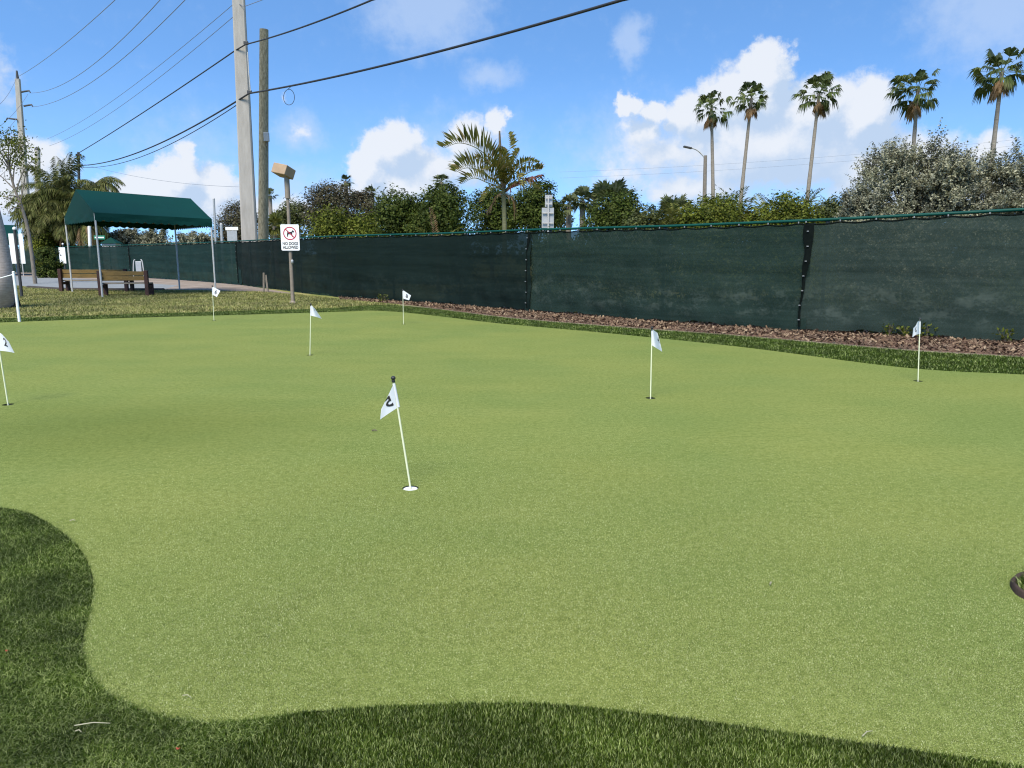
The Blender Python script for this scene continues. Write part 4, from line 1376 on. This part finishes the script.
# dark trees centre left
broadleaf('broadleaf_tree', 'dense dark tree left of the wind torn palm', 440, 178, 36, 40, M['lf_dark'], 13000, .15, .3, 34)
broadleaf('broadleaf_tree', 'dense dark tree behind the dark fence panel, left of centre', 397, 184, 32, 41, M['lf_dark'], 11000, .15, .3, 32)
broadleaf('broadleaf_tree', 'dark loose tree right of the wind torn palm', 536, 180, 26, 44, M['lf_dark'], 5200, .15, 1.9, 22)
broadleaf('broadleaf_tree', 'thin dark tree directly behind the wind torn palm', 492, 186, 28, 46, M['lf_dark'], 5200, .15, 1.3, 22)
broadleaf('shrub', 'low dark shrub behind the road sign backs, level with the fence top', 566, 233, 42, 27, M['lf_dark'], 5200, .12, .3, 22)
broadleaf('broadleaf_tree', 'small dark tree left of the road sign backs', 560, 196, 14, 50, M['lf_olive'], 2600, .15, 1.0, 14)
broadleaf('shrub', 'rounded yellow green bush right of the lamp post', 345, 199, 36, 34, M['lf_yellow'], 10000, .13, .3, 32)
broadleaf('broadleaf_tree', 'tall brownish thin tree behind the rounded yellow bush', 330, 179, 30, 54, M['lf_brown'], 6500, .15, .8, 26)
broadleaf('broadleaf_tree', 'brownish tree just left of the dense dark trees', 366, 184, 20, 56, M['lf_brown'], 4200, .16, .8, 18)
broadleaf('broadleaf_tree', 'brown green tree between the wooden pole and lamp post', 294, 203, 26, 58, M['lf_olive'], 4800, .16, .5, 20)
broadleaf('broadleaf_tree', 'dull brown tree left of the concrete pole', 236, 205, 26, 62, M['lf_brown'], 5200, .16, .5, 22)
sabal('small far palm with thin trunk right of the wooden pole', 269.5, 188, 7.5, 66, 31, 20)
sabal('low palm behind the lamp post foot', 274, 210, 16, 50, 32, 30, 'lf_areca')
sabal('far dark palm top above the brownish tree', 345.5, 173, 8.5, 60, 33, 20)
sabal('far dark palm top left of the dense dark trees', 372, 184, 9, 60, 34, 20)
sabal('dark palm top peeking over the dense dark tree', 441, 172, 10, 52, 36, 20)

# tiny croton-like palm with orange frond
b = at(438, 262, 32); b.z = 0
root = empty('small_palm', b, 'small young palm with one orange frond below the dense dark tree', 'palm')
rg = np.random.default_rng(5); parts = []
for i in range(10):
    az = i * .63; el = .5 + .8 * rg.random()
    parts.append(feather((b.x, b.y, 1.6), (math.cos(az) * math.cos(el), math.sin(az) * math.cos(el), math.sin(el)), 1.5, 18, .05, rg, .8, .35, .2))
V, Fc = merge(parts); link('crown', np_mesh('crown', V, Fc), M['lf_areca'], root)
V, Fc = feather((b.x, b.y, 1.7), (-.12, -.2, 1), 1.75, 20, .06, rg, .2, .3, .2); o = link('orange_frond', np_mesh('orange_frond', V, Fc), M['lf_dead'], root)
MB().tube([b, b + Vector((0, 0, 1.7))], [.09, .06], 8).build('trunk', M['trunk'], root, True)

# wind-torn palm
Yp = 30
tb_ = at(504, 262, Yp); tb_.z = 0
crown = at(503.5, 188, Yp)
root = empty('wind_torn_palm', tb_, 'wind torn palm with ragged yellow green fronds above the fence', 'palm tree')
palm_trunk(tb_, crown, .105, .085, .03, 'cane', root)
rg = np.random.default_rng(77)
MB().tube([crown, at(500.5, 160, Yp), at(499.5, 131, Yp)], [.11, .075, .03], 8).build('spear_leaf', M['trunk'], root, True)
def frond_px(path, n, ll, lw, hang, mtl, name='frond', flip=0.0, upb=.55):
    """frond whose rachis follows 3-D points; leaflets stand up and out from it"""
    pts = np.array([tuple(p) for p in crom(path, 6)])
    K = len(pts) - 1
    Vs, Fs = [], []
    for i in range(n):
        t = .10 + .90 * i / (n - 1)
        x = t * K; k = min(int(x), K - 1)
        p = pts[k] + (pts[k + 1] - pts[k]) * (x - k)
        tg = pts[k + 1] - pts[k]; tg /= np.linalg.norm(tg)
        s_ = np.array([0.0, -1.0, 0]); s_ -= tg * s_.dot(tg); s_ /= np.linalg.norm(s_)
        upv = np.cross(s_, tg)
        if upv[2] < 0: upv = -upv
        L = ll * (math.sin(math.pi * (.12 + .78 * t)) ** .7) * (rg.uniform(.75, 1.15) if rg.random() > .12 else rg.uniform(.2, .6))
        for sg in (-1, 1):
            e = s_ * sg * .35 + tg * .55 + upv * upb * 1.5 + rg.normal(0, .07, 3)
            e /= np.linalg.norm(e)
            p1 = p + e * L * .5; p2 = p + e * L - np.array([0, 0, hang * L * rg.uniform(.2, 1.0)])
            sd = tg * lw / 2
            n0 = len(Vs)
            Vs += [p, p1 + sd, p2, p1 - sd]; Fs.append((n0, n0 + 1, n0 + 2, n0 + 3))
    n0 = len(Vs)
    w = .030
    for k in range(K):
        q0 = w * (1 - .8 * k / K); n0 = len(Vs)
        Vs += [pts[k] - [0, 0, q0], pts[k] + [0, 0, q0], pts[k + 1] + [0, 0, q0], pts[k + 1] - [0, 0, q0]]; Fs.append((n0, n0 + 1, n0 + 2, n0 + 3))
    return link(name, np_mesh(name, np.array(Vs), np.array(Fs)), M[mtl], root)
A = lambda x, y, dy=0.0: at(x, y, Yp + dy)
frond_px([A(502, 182), A(492, 162, -.2), A(478, 149, -.5), A(460, 143, -.8), A(444, 148, -1.0)], 33, 1.00, .095, .15, 'lf_cane')
frond_px([A(502, 186), A(492, 179, -.5), A(478, 170, -1.0), A(466, 168, -1.3), A(456, 172, -1.5)], 25, 0.88, .095, .3, 'lf_cane')
frond_px([A(501, 188), A(488, 183, .4), A(474, 178, .8), A(462, 184, 1.1)], 21, 0.78, .095, .5, 'lf_cane')
frond_px([A(504, 184), A(508, 166), A(509, 150, -.1), A(508, 134, -.1)], 24, 0.53, .095, .1, 'lf_cane')
frond_px([A(505, 186), A(516, 170, -.4), A(526, 163, -.7), A(538, 163, -1.0)], 21, 0.43, .095, .4, 'lf_cane')
frond_px([A(505, 190), A(516, 180, -.6), A(530, 172, -1.0), A(541, 170, -1.2)], 24, 0.69, .095, .45, 'lf_cane')
frond_px([A(505, 192), A(514, 186, -.5), A(528, 180, -1.0), A(540, 176, -1.3)], 24, 0.56, .095, .9, 'lf_red', 'red_frond', 0, .1)
frond_px([A(503, 192), A(497, 196, -.3), A(492, 204, -.5), A(488, 210, -.6)], 18, .4, .06, 1.0, 'lf_dead', 'dead_frond', 0, .0)
frond_px([A(504, 194), A(512, 198, -.3), A(515, 206, -.4), A(514, 216, -.4)], 18, .35, .06, 1.0, 'lf_dead', 'dead_frond', 0, .0)
frond_px([A(502, 186), A(496, 172, -.3), A(487, 163, -.7), A(476, 160, -1.1)], 24, .7, .09, .5, 'lf_cane')
frond_px([A(504, 186), A(511, 172, .3), A(517, 158, .5), A(520, 150, .6)], 22, .5, .09, .5, 'lf_cane')
frond_px([A(505, 190), A(516, 186, -.2), A(528, 183, -.5), A(538, 190, -.8)], 22, .5, .08, .9, 'lf_cane')
frond_px([A(503, 190), A(496, 188, -.7), A(489, 192, -1.0), A(484, 200, -1.2)], 20, .5, .08, 1.0, 'lf_cane')
frond_px([A(504, 186), A(505, 170, -.7), A(503, 158, -1.2), A(498, 152, -1.5)], 24, .6, .09, .4, 'lf_cane')
frond_px([A(503, 188), A(500, 174, -.6), A(494, 166, -.9), A(488, 170, -1.2)], 21, 0.62, .095, .6, 'lf_cane')
frond_px([A(504, 188), A(510, 176, -.6), A(516, 174, -.9), A(520, 186, -1.2)], 21, 0.62, .095, .8, 'lf_cane')

# left: big drooping date palm clump
Yd = 62
db = at(66, 262, Yd); db.z = 0
root = empty('date_palm', db, 'big shaggy palm clump with drooping fronds left of the tent', 'palm tree')
rg = np.random.default_rng(9); parts = []
heads = [(62, 196, 1.0), (50, 206, .8), (78, 204, .8), (62, 214, .9), (42, 222, .6), (84, 222, .6)]
tr = MB()
for hx, hy, ks in heads:
    c_ = at(hx, hy, Yd + rg.uniform(-.8, .8))
    tr.tube(crom([(db.x + (c_.x - db.x) * .3, Yd, -.05), (db.x + (c_.x - db.x) * .6, Yd, c_.z * .5), tuple(c_)], 4), [.24] * 4 + [.2] * 5, 8)
    for i in range(int(52 * ks)):
        az = rg.uniform(0, 6.28); el = rg.uniform(-.5, 1.45)
        parts.append(feather(tuple(c_), (math.cos(az) * math.cos(el), math.sin(az) * math.cos(el), math.sin(el)), 4.15 * ks * rg.uniform(.8, 1.1), 42, .075, rg, 1.15, .82, .8))
V, Fc = merge(parts); link('crown', np_mesh('crown', V, Fc), M['lf_date'], root)
tr.build('trunk', M['trunk'], root, True)
parts = []
for i in range(16):
    c_ = at(74 + rg.uniform(-9, 16), 226, Yd - 1.5)
    az = rg.uniform(0, 6.28)
    parts.append(feather(tuple(c_), (math.cos(az) * .6, math.sin(az) * .6, rg.uniform(-.2, .5)), 2.0, 24, .07, rg, 2.2, .5, 1.0))
V, Fc = merge(parts); link('dead_fronds', np_mesh('dead_fronds', V, Fc), M['lf_dead'], root)
db2 = at(97, 262, 65); db2.z = 0
root = empty('date_palm', db2, 'smaller palm whose fronds stick out right above the tent roof', 'palm tree')
c_ = at(95, 184, 65); parts = []
for i in range(26):
    az = rg.uniform(0, 6.28); el = rg.uniform(-.1, 1.0)
    parts.append(feather(tuple(c_), (math.cos(az) * math.cos(el), math.sin(az) * math.cos(el), math.sin(el)), 2.5 * rg.uniform(.8, 1.1), 32, .06, rg, 1.4, .65, .8))
V, Fc = merge(parts); link('crown', np_mesh('crown', V, Fc), M['lf_date'], root)
palm_trunk(db2, c_, .22, .17, 0, 'trunk', root)
broadleaf('shrub', 'yellow green shrub under the shaggy palm clump', 48, 222, 17, 61, M['lf_yellow'], 3600, .19, .3, 18)
broadleaf('shrub', 'dark vine shrub against the far left fence', 48, 250, 12, 50, M['lf_dark'], 2200, .14, .1, 14)
for i, (px, hw, top) in enumerate([(112, 16, 228), (134, 18, 226), (158, 18, 227), (182, 18, 228), (206, 16, 230)]):
    lab = ['silver bush at the left under the tent roof', 'second silver bush under the tent roof from the left', 'middle silver bush seen under the tent roof', 'silver bush under the right half of the tent roof', 'silver bush next to the right tent corner'][i]
    silver_bush(lab, px, top, hw, 66, 420, .16, .3, .6, group='silver bushes behind the tent', nb=16)

# thin sparse tree at the far left
Yt = 40
b = at(33, 262, Yt); b.z = 0
root = empty('thin_tree', b, 'slender leaning tree with sparse leaves at the left picture edge', 'tree')
tp = [tuple(b)] + [tuple(at(x, y, Yt)) for x, y in ((29, 235), (22, 208), (15, 190), (10, 172), (7, 160))]
m = MB(); m.tube(crom(tp, 4), list(np.linspace(.10, .04, 21)), 8)
ends = []
rr_ = random.Random(3)
for (x0, y0), (x1, y1) in (((22, 208), (2, 196)), ((20, 204), (26, 168)), ((15, 190), (-4, 172)), ((13, 182), (22, 152)), ((10, 172), (2, 148)), ((10, 172), (16, 145)), ((8, 165), (-6, 142)),
                           ((18, 197), (6, 200)), ((16, 192), (34, 158)), ((10, 172), (26, 142)), ((9, 168), (10, 138)), ((22, 208), (8, 214)), ((9, 170), (-10, 156))):
    a, e = at(x0, y0, Yt), at(x1, y1, Yt + rr_.uniform(-1, 1))
    mid_ = a.lerp(e, .5) + Vector((rr_.uniform(-.15, .15), 0, .15))
    m.tube(crom([a, mid_, e], 4), list(np.linspace(.04, .012, 9)), 5)
    ends.append((e, y1))
    for _ in range(4):
        s_ = a.lerp(e, rr_.uniform(.4, .95)); e2 = s_ + Vector((rr_.uniform(-.5, .5), rr_.uniform(-.5, .5), rr_.uniform(-.1, .5)))
        m.tube([s_, s_.lerp(e2, .5) + Vector((0, 0, .05)), e2], [.016, .011, .006], 4)
        ends.append((e2, y1))
m.build('trunk', M['grey_wood'], root, True)
Ps = []
rg = np.random.default_rng(21)
for e, y1 in ends:
    k = 42 if y1 < 160 else 9
    Ps.append(np.array(tuple(e)) + rg.normal(0, .20, (k, 3)))
P = np.concatenate(Ps)
L = rg.uniform(.08, .17, len(P))
V, Fc = leaves(P, rg.normal(size=P.shape) + [0, 0, -.2], L, L * .55)
link('crown', np_mesh('crown', V, Fc), M['lf_yellow'], root)

# grey palm trunk at the left picture edge
Yg = 21.5
b = gp(-1, 308)
root = empty('palm_tree', b, 'thick grey leaning palm trunk at the left picture edge', 'palm tree')
tp = [b - Vector((0, 0, .1)), at(0, 285, Yg), at(-2, 258, Yg), at(-8, 225, Yg), at(-19, 180, Yg), at(-45, 90, Yg), at(-78, -20, Yg), at(-95, -80, Yg)]
rad = [.37, .35, .31, .28, .25, .22, .2, .19]
cp_ = crom(tp, 5)
MB().tube(cp_, list(np.interp(np.linspace(0, 7, len(cp_)), range(8), rad)), 16).build('trunk', M['trunk_grey'], root, True)
m = MB()
rg = np.random.default_rng(4)
for i in range(110):
    a = rg.uniform(0, 6.28); z0 = rg.uniform(.35, 1.15)
    c0 = b + Vector((0, 0, z0)); o_ = Vector((math.cos(a), math.sin(a), 0))
    m.tube([c0 + o_ * .36, c0 + o_ * .44 - Vector((0, 0, z0 * .5)), b + o_ * rg.uniform(.46, .54) - Vector((0, 0, .05))], [.03, .034, .04], 5)
m.build('root_mass', M['root'], root, True)
top_ = cp_[-1]; parts = []
for i in range(36):
    az = i * 2.4; el = rg.uniform(-.3, 1.3)
    parts.append(feather(tuple(top_), (math.cos(az) * math.cos(el), math.sin(az) * math.cos(el), math.sin(el)), 2.0, 30, .05, rg, 1.2, .5, .5))
V, Fc = merge(parts); link('crown', np_mesh('crown', V, Fc), M['lf_palm'], root)

# far tree line closing the view
rg = np.random.default_rng(31)
Ps, Ds = [], []
for i in range(120):
    x = -115 + i * 2.0 + rg.normal(0, .7); h = rg.uniform(2.6, 4.6); y = 120 + rg.normal(0, 4)
    P, D, _, _ = crown_points((x, y, h * .5), (2.2, 2.0, h * .5), 380, 9, 5000 + i)
    Ps.append(P); Ds.append(D)
P = np.concatenate(Ps); D = np.concatenate(Ds)
L = RNG.uniform(.3, .6, len(P))
V, Fc = leaves(P, D, L, L * .6)
tag(link('far_tree_line', np_mesh('far_tree_line', V, Fc), M['lf_olive']), 'low far line of trees along the horizon', 'trees', kind='stuff')

# undergrowth just behind the fence
xs = RNG.uniform(430, 1150, 5200)
hh = .30 + .55 * np.abs(np.sin(xs * .031) * np.sin(xs * .0137 + 1))
P = []
for x_, h_ in zip(xs, hh):
    p_, _ = fence_at(x_)
    o_ = RNG.uniform(.35, 3.2)
    P.append((p_.x + o_ * .72, p_.y + o_ * .72, max(.02, RNG.uniform(0, 1) ** 1.3 * h_ * (.6 + .25 * o_))))
P = np.repeat(np.array(P), 9, 0) + RNG.normal(0, .11, (5200 * 9, 3))
P[:, 2] = np.abs(P[:, 2])
L = RNG.uniform(.06, .15, len(P))
V, Fc = leaves(P, RNG.normal(size=P.shape) + [0, 0, .6], L, L * .5)
tag(link('undergrowth', np_mesh('undergrowth', V, Fc), M['lf_olive']), 'leafy undergrowth showing faintly through the fence screen', 'undergrowth', kind='stuff')

# weeds at the foot of the fence
for i, (px, py, hh, lab) in enumerate([(889, 336, .22, 'small yellow green weed at the fence foot left of the rightmost flag'), (927, 338, .26, 'leafy weed at the fence foot behind the rightmost flag'),
                                       (906, 337, .2, 'dull weed at the fence foot just left of the rightmost flag'), (1005, 343, .25, 'weed at the fence foot near the right picture edge'), (385, 302, .25, 'weed at the fence foot left of the farthest flag')]):
    b = gp(px, py)
    b = b + Vector((-.04, -.06, 0))
    root = empty('weed', b, lab, 'weed', 'weeds along the fence foot')
    n = 60
    P = np.array(tuple(b)) + np.c_[rg.normal(0, .09, n), rg.normal(0, .06, n), rg.uniform(.02, hh, n)]
    L = rg.uniform(.04, .09, n)
    V, Fc = leaves(P, rg.normal(size=(n, 3)) + [0, 0, .5], L, L * .5)
    link('foliage', np_mesh('foliage', V, Fc), M['lf_yellow'], root)
    m = MB()
    for k in range(5): m.tube([b, b + Vector((rg.normal(0, .08), rg.normal(0, .05), hh))], [.005, .003], 4)
    m.build('stem', M['trunk'], root)

# ------------------------------------------------------------------ near bits
ring_c = gpg(1019, 598) + Vector((.262, .0, 0))
rz_ = float(green_z(ring_c.x, ring_c.y)[0])
ring_c.z = rz_
root = empty('edging_ring', ring_c, 'low brown rubber edging ring filled with dark grass at the right picture edge', 'edging ring')
n = 40
prof = [(-.010, -.02), (-.012, .022), (-.006, .029), (.004, .030), (.010, .024), (.012, -.02)]
rows = []
for i in range(n + 1):
    a = 2 * math.pi * i / n
    w = 1 + .02 * math.sin(a * 5) + .012 * math.sin(a * 13)
    rows.append([ring_c + Vector(((.24 * w + r_) * math.cos(a), (.24 * w + r_) * math.sin(a), z_ + .004 * math.sin(a * 9))) for r_, z_ in prof])
MB().grid(rows).build('rubber_rim', M['rubber'], root, True)
t = RNG.uniform(0, 6.28, 5000); rr = .222 * np.sqrt(RNG.uniform(0, 1, 5000))
q = np.c_[ring_c.x + rr * np.cos(t), ring_c.y + rr * np.sin(t)]
V, Fc = blades(q, rz_ - .01, .045, .005, 1.0)
link('grass_fill', np_mesh('grass_fill', V, Fc), M['fringe_blade'], root)

def twig(px, py, L, rz, mtl, name, lab, grp, r=.0028, lift=.014):
    b = gpg(px, py); b.z += lift
    d = Vector((math.cos(rz), math.sin(rz), .04)) * L
    o = MB().tube([b, b + d * .5 + Vector((0, .004, .004)), b + d], [r, r * .9, r * .5], 6).build(name, M[mtl], None, True)
    tag(o, lab, 'twig', grp)
twig(75, 730.5, .115, .05, 'straw', 'twig', 'longest pale twig on the dark fringe at bottom left', None, .0019, .018)
twig(76, 736, .025, -.3, 'straw', 'twig', 'short pale twig just under the longest twig', None, .002, .018)
twig(183, 699, .04, -.4, 'straw', 'twig', 'thin straw on the green near the bottom fringe corner', None, .0018)
twig(770, 587, .022, .9, 'straw', 'twig', 'pale crumb on the green left of the edging ring', None, .004)
twig(70, 523, .03, .1, 'straw', 'twig', 'pale straw on the green beside the left fringe bulge', None, .003)
twig(372, 432, .05, -.3, 'trunk', 'twig', 'dark twig on the green left of the nearest flag', None, .006)
twig(862, 740, .05, .5, 'straw', 'twig', 'pale straw at the bottom fringe edge right of centre', None, .002)
def petal(px, py, lab):
    b = gp(px, py, .022)
    m = MB().grid([[b + Vector((.007 * (i - 2) / 2 * (1 - .3 * abs(j - 1)),    .004 * (j - 1), .002 * abs(i - 2))) for j in range(3)] for i in range(5)])
    tag(m.build('fallen_leaf', M['redleaf']), lab, 'leaf')
petal(178, 749, 'red fallen leaf on the bottom fringe'); petal(7, 651, 'red fallen leaf on the left fringe')

# ------------------------------------------------------------------ sky, sun, camera
def build_world():
    w = bpy.data.worlds.new('World'); S.world = w; w.use_nodes = True
    nt = w.node_tree; N = nt.nodes; ln = nt.links
    bg = N['Background']
    def math_(op, a, b=None, c=None, clamp=False):
        m = N.new('ShaderNodeMath'); m.operation = op; m.use_clamp = clamp
        for i, v in enumerate((a, b, c)):
            if v is None: continue
            if isinstance(v, (int, float)): m.inputs[i].default_value = v
            else: ln.new(v, m.inputs[i])
        return m.outputs[0]
    tc = N.new('ShaderNodeTexCoord')
    sp = N.new('ShaderNodeSeparateXYZ'); ln.new(tc.outputs['Generated'], sp.inputs[0])
    x, y, z = sp.outputs
    zc = math_('MAXIMUM', z, 0.0)
    # Nishita sky looked up a little higher than the true direction: clean, deep sea air
    cb = N.new('ShaderNodeCombineXYZ'); ln.new(x, cb.inputs[0]); ln.new(y, cb.inputs[1])
    ln.new(math_('MULTIPLY_ADD', zc, 1.9, .16), cb.inputs[2])
    nm = N.new('ShaderNodeVectorMath'); nm.operation = 'NORMALIZE'; ln.new(cb.outputs[0], nm.inputs[0])
    sky = N.new('ShaderNodeTexSky'); sky.sky_type = 'NISHITA'; sky.sun_disc = False
    sky.sun_elevation = SUN_EL; sky.sun_rotation = SUN_AZ
    sky.air_density = 1.0; sky.dust_density = .2; sky.ozone_density = 3.0
    ln.new(nm.outputs[0], sky.inputs['Vector'])
    skc = mixc(nt, 1.0, sky.outputs[0], (SKY_TINT), 'MULTIPLY')
    # direction -> azimuth/elevation in units of 0.1 rad
    az = math_('MULTIPLY', math_('ARCTAN2', x, y), 10.0)
    el = math_('MULTIPLY', math_('ARCSINE', z), 10.0)
    co = N.new('ShaderNodeCombineXYZ'); ln.new(az, co.inputs[0]); ln.new(el, co.inputs[1])
    def ae(px, py):
        d = ray(px, py).normalized()
        return math.atan2(d.x, d.y) * 10, math.asin(d.z) * 10
    blobs = [  # px, py, rx, ry (pixels), weight
        (765, 72, 34, 34, 1.0), (748, 100, 62, 44, 1.0), (815, 112, 60, 44, 1.0), (862, 118, 44, 46, 1.0), (692, 118, 36, 32, .85), (632, 106, 18, 17, .8), (656, 112, 20, 18, .8), (645, 132, 44, 26, .5), (660, 155, 84, 40, .46),
        (775, 145, 140, 56, .85), (880, 165, 90, 46, .8), (700, 185, 130, 36, .48), (620, 178, 60, 30, .36), (930, 190, 90, 40, .7), (990, 150, 40, 26, .5),
        (394, 148, 40, 36, .9), (366, 168, 30, 30, .8), (432, 168, 52, 36, .62), (470, 136, 32, 32, .72), (496, 124, 18, 24, .6), (470, 165, 56, 36, .5), (400, 186, 86, 30, .7),
        (176, 178, 32, 34, .95), (150, 196, 62, 32, .9), (215, 194, 44, 34, .85), (186, 152, 14, 18, .6), (110, 198, 50, 24, .6), (36, 165, 42, 34, .85), (5, 200, 50, 36, .9), (235, 212, 60, 24, .7),
        (300, 132, 18, 15, .36), (287, 100, 9, 10, .3),
        (300, 215, 90, 24, .45), (1010, 195, 50, 30, .5),
        (-200, 60, 160, 90, .9), (-420, 160, 220, 90, 1.0), (1300, 80, 180, 90, .9), (1500, 170, 220, 80, 1.0), (1150, 190, 120, 40, .8)]
    veils = [(425, 10, 90, 56, 1.0), (630, 44, 24, 32, .95), (490, 76, 46, 20, .8), (1000, 8, 90, 60, 1.0), (560, 190, 110, 50, .25), (640, 150, 110, 70, .8),
             (300, 132, 34, 28, .9), (450, 150, 120, 60, .6), (1000, 190, 90, 50, .8), (300, 200, 130, 50, .8), (190, 150, 90, 60, .5)]
    def make_group(blobs):
        grp = bpy.data.node_groups.new('cloud_field', 'ShaderNodeTree')
        grp.interface.new_socket('Vector', in_out='INPUT', socket_type='NodeSocketVector')
        grp.interface.new_socket('Density', in_out='OUTPUT', socket_type='NodeSocketFloat')
        gi = grp.nodes.new('NodeGroupInput'); go = grp.nodes.new('NodeGroupOutput'); gl = grp.links
        last = None
        for (px, py, rx, ry, wt) in blobs:
            a, e = ae(px, py)
            mp = grp.nodes.new('ShaderNodeMapping')
            sx, sy = F / (rx * 10), F / (ry * 10)
            mp.inputs['Location'].default_value = (-a * sx, -e * sy, 0)
            mp.inputs['Scale'].default_value = (sx, sy, 1)
            gl.new(gi.outputs[0], mp.inputs[0])
            gr = grp.nodes.new('ShaderNodeTexGradient'); gr.gradient_type = 'SPHERICAL'
            gl.new(mp.outputs[0], gr.inputs[0])
            m = grp.nodes.new('ShaderNodeMath'); m.operation = 'MULTIPLY'
            gl.new(gr.outputs['Fac'], m.inputs[0]); m.inputs[1].default_value = wt
            if last is None: last = m.outputs[0]
            else:
                mm = grp.nodes.new('ShaderNodeMath'); mm.operation = 'SMOOTH_MAX'; mm.inputs[2].default_value = .12
                gl.new(last, mm.inputs[0]); gl.new(m.outputs[0], mm.inputs[1]); last = mm.outputs[0]
        gl.new(last, go.inputs[0])
        return grp
    grp = make_group(blobs)
    vgrp = make_group(veils)
    def nz(scale, detail, rough, src):
        n = N.new('ShaderNodeTexNoise'); n.inputs['Scale'].default_value = scale; n.inputs['Detail'].default_value = detail
        n.inputs['Roughness'].default_value = rough; ln.new(src, n.inputs['Vector'])
        return n
    def vadd(a, b, op='ADD'):
        v = N.new('ShaderNodeVectorMath'); v.operation = op
        ln.new(a, v.inputs[0])
        if isinstance(b, tuple): v.inputs[1].default_value = b
        else: ln.new(b, v.inputs[1])
        return v.outputs[0]
    def field(vec, grp=grp, amp=.30):
        n1 = nz(2.4, 9, .64, vec)
        off = vadd(vadd(n1.outputs['Color'], (.5, .5, .5), 'SUBTRACT'), (.62, .46, 0), 'MULTIPLY')
        g = N.new('ShaderNodeGroup'); g.node_tree = grp
        ln.new(vadd(vec, off), g.inputs[0])
        n2 = nz(4.5, 6, .62, vec)
        return math_('ADD', g.outputs[0], math_('MULTIPLY', math_('SUBTRACT', n2.outputs[0], .5), amp))
    v0 = co.outputs[0]
    d0 = field(v0)
    v1 = vadd(v0, (-.16, .22, 0))
    d1 = field(v1)
    mk = N.new('ShaderNodeMapRange'); mk.interpolation_type = 'SMOOTHSTEP'
    mk.inputs['From Min'].default_value = .13; mk.inputs['From Max'].default_value = .40
    ln.new(d0, mk.inputs[0])
    sh = N.new('ShaderNodeMapRange'); sh.interpolation_type = 'SMOOTHSTEP'
    sh.inputs['From Min'].default_value = -.22; sh.inputs['From Max'].default_value = .24
    ln.new(math_('SUBTRACT', d0, d1), sh.inputs[0])
    # lit and shaded sides of the clouds put into their colour, light from upper left
    ccol = mixc(nt, sh.outputs[0], CLOUD_DARK, CLOUD_LIT)
    mask = math_('MULTIPLY', mk.outputs[0], .96)
    # horizon haze
    hz = N.new('ShaderNodeMapRange'); hz.inputs['From Min'].default_value = 0; hz.inputs['From Max'].default_value = .22
    hz.inputs['To Min'].default_value = .28; hz.inputs['To Max'].default_value = 0
    ln.new(zc, hz.inputs[0])
    c = mixc(nt, hz.outputs[0], skc, CLOUD_HAZE)
    vk = N.new('ShaderNodeMapRange'); vk.interpolation_type = 'SMOOTHSTEP'
    vk.inputs['From Min'].default_value = .05; vk.inputs['From Max'].default_value = .8
    vk.inputs['To Max'].default_value = .55
    ln.new(field(v0, vgrp, .7), vk.inputs[0])
    c = mixc(nt, vk.outputs[0], c, CLOUD_VEIL)
    c = mixc(nt, mask, c, ccol)
    ln.new(c, bg.inputs[0]); bg.inputs[1].default_value = .1
CLOUD_VEIL = (3.1, 3.8, 5.0)
SKY_TINT = (1.03, 1.38, 1.56)
CLOUD_LIT = (4.40, 4.62, 5.0)
CLOUD_DARK = (2.8, 3.5, 4.55)
CLOUD_HAZE = (2.9, 4.4, 6.0)
build_world()

l = bpy.data.lights.new('sun', 'SUN'); l.energy = 3.3; l.angle = R(26); l.color = (1, .93, .80)
lo = bpy.data.objects.new('sun', l); COL.objects.link(lo)
sd = Vector((math.sin(SUN_AZ) * math.cos(SUN_EL), math.cos(SUN_AZ) * math.cos(SUN_EL), math.sin(SUN_EL)))
lo.rotation_euler = sd.to_track_quat('Z', 'Y').to_euler()
lo.location = sd * 50

cd = bpy.data.cameras.new('camera'); cam = bpy.data.objects.new('camera', cd); COL.objects.link(cam); S.camera = cam
cd.sensor_width = 36; cd.lens = F * 36 / 1024
cam.location = (0, 0, H); cam.rotation_euler = (math.pi / 2 - PITCH, 0, 0)
cd.clip_start = .05; cd.clip_end = 6000
S.view_settings.view_transform = 'Standard'; S.view_settings.look = 'None'
S.view_settings.exposure = .95; S.view_settings.gamma = 1
S.cycles.transparent_max_bounces = 16
S.cycles.max_bounces = 6
S.cycles.pixel_filter_type = 'BLACKMAN_HARRIS'
S.cycles.filter_width = 1.15
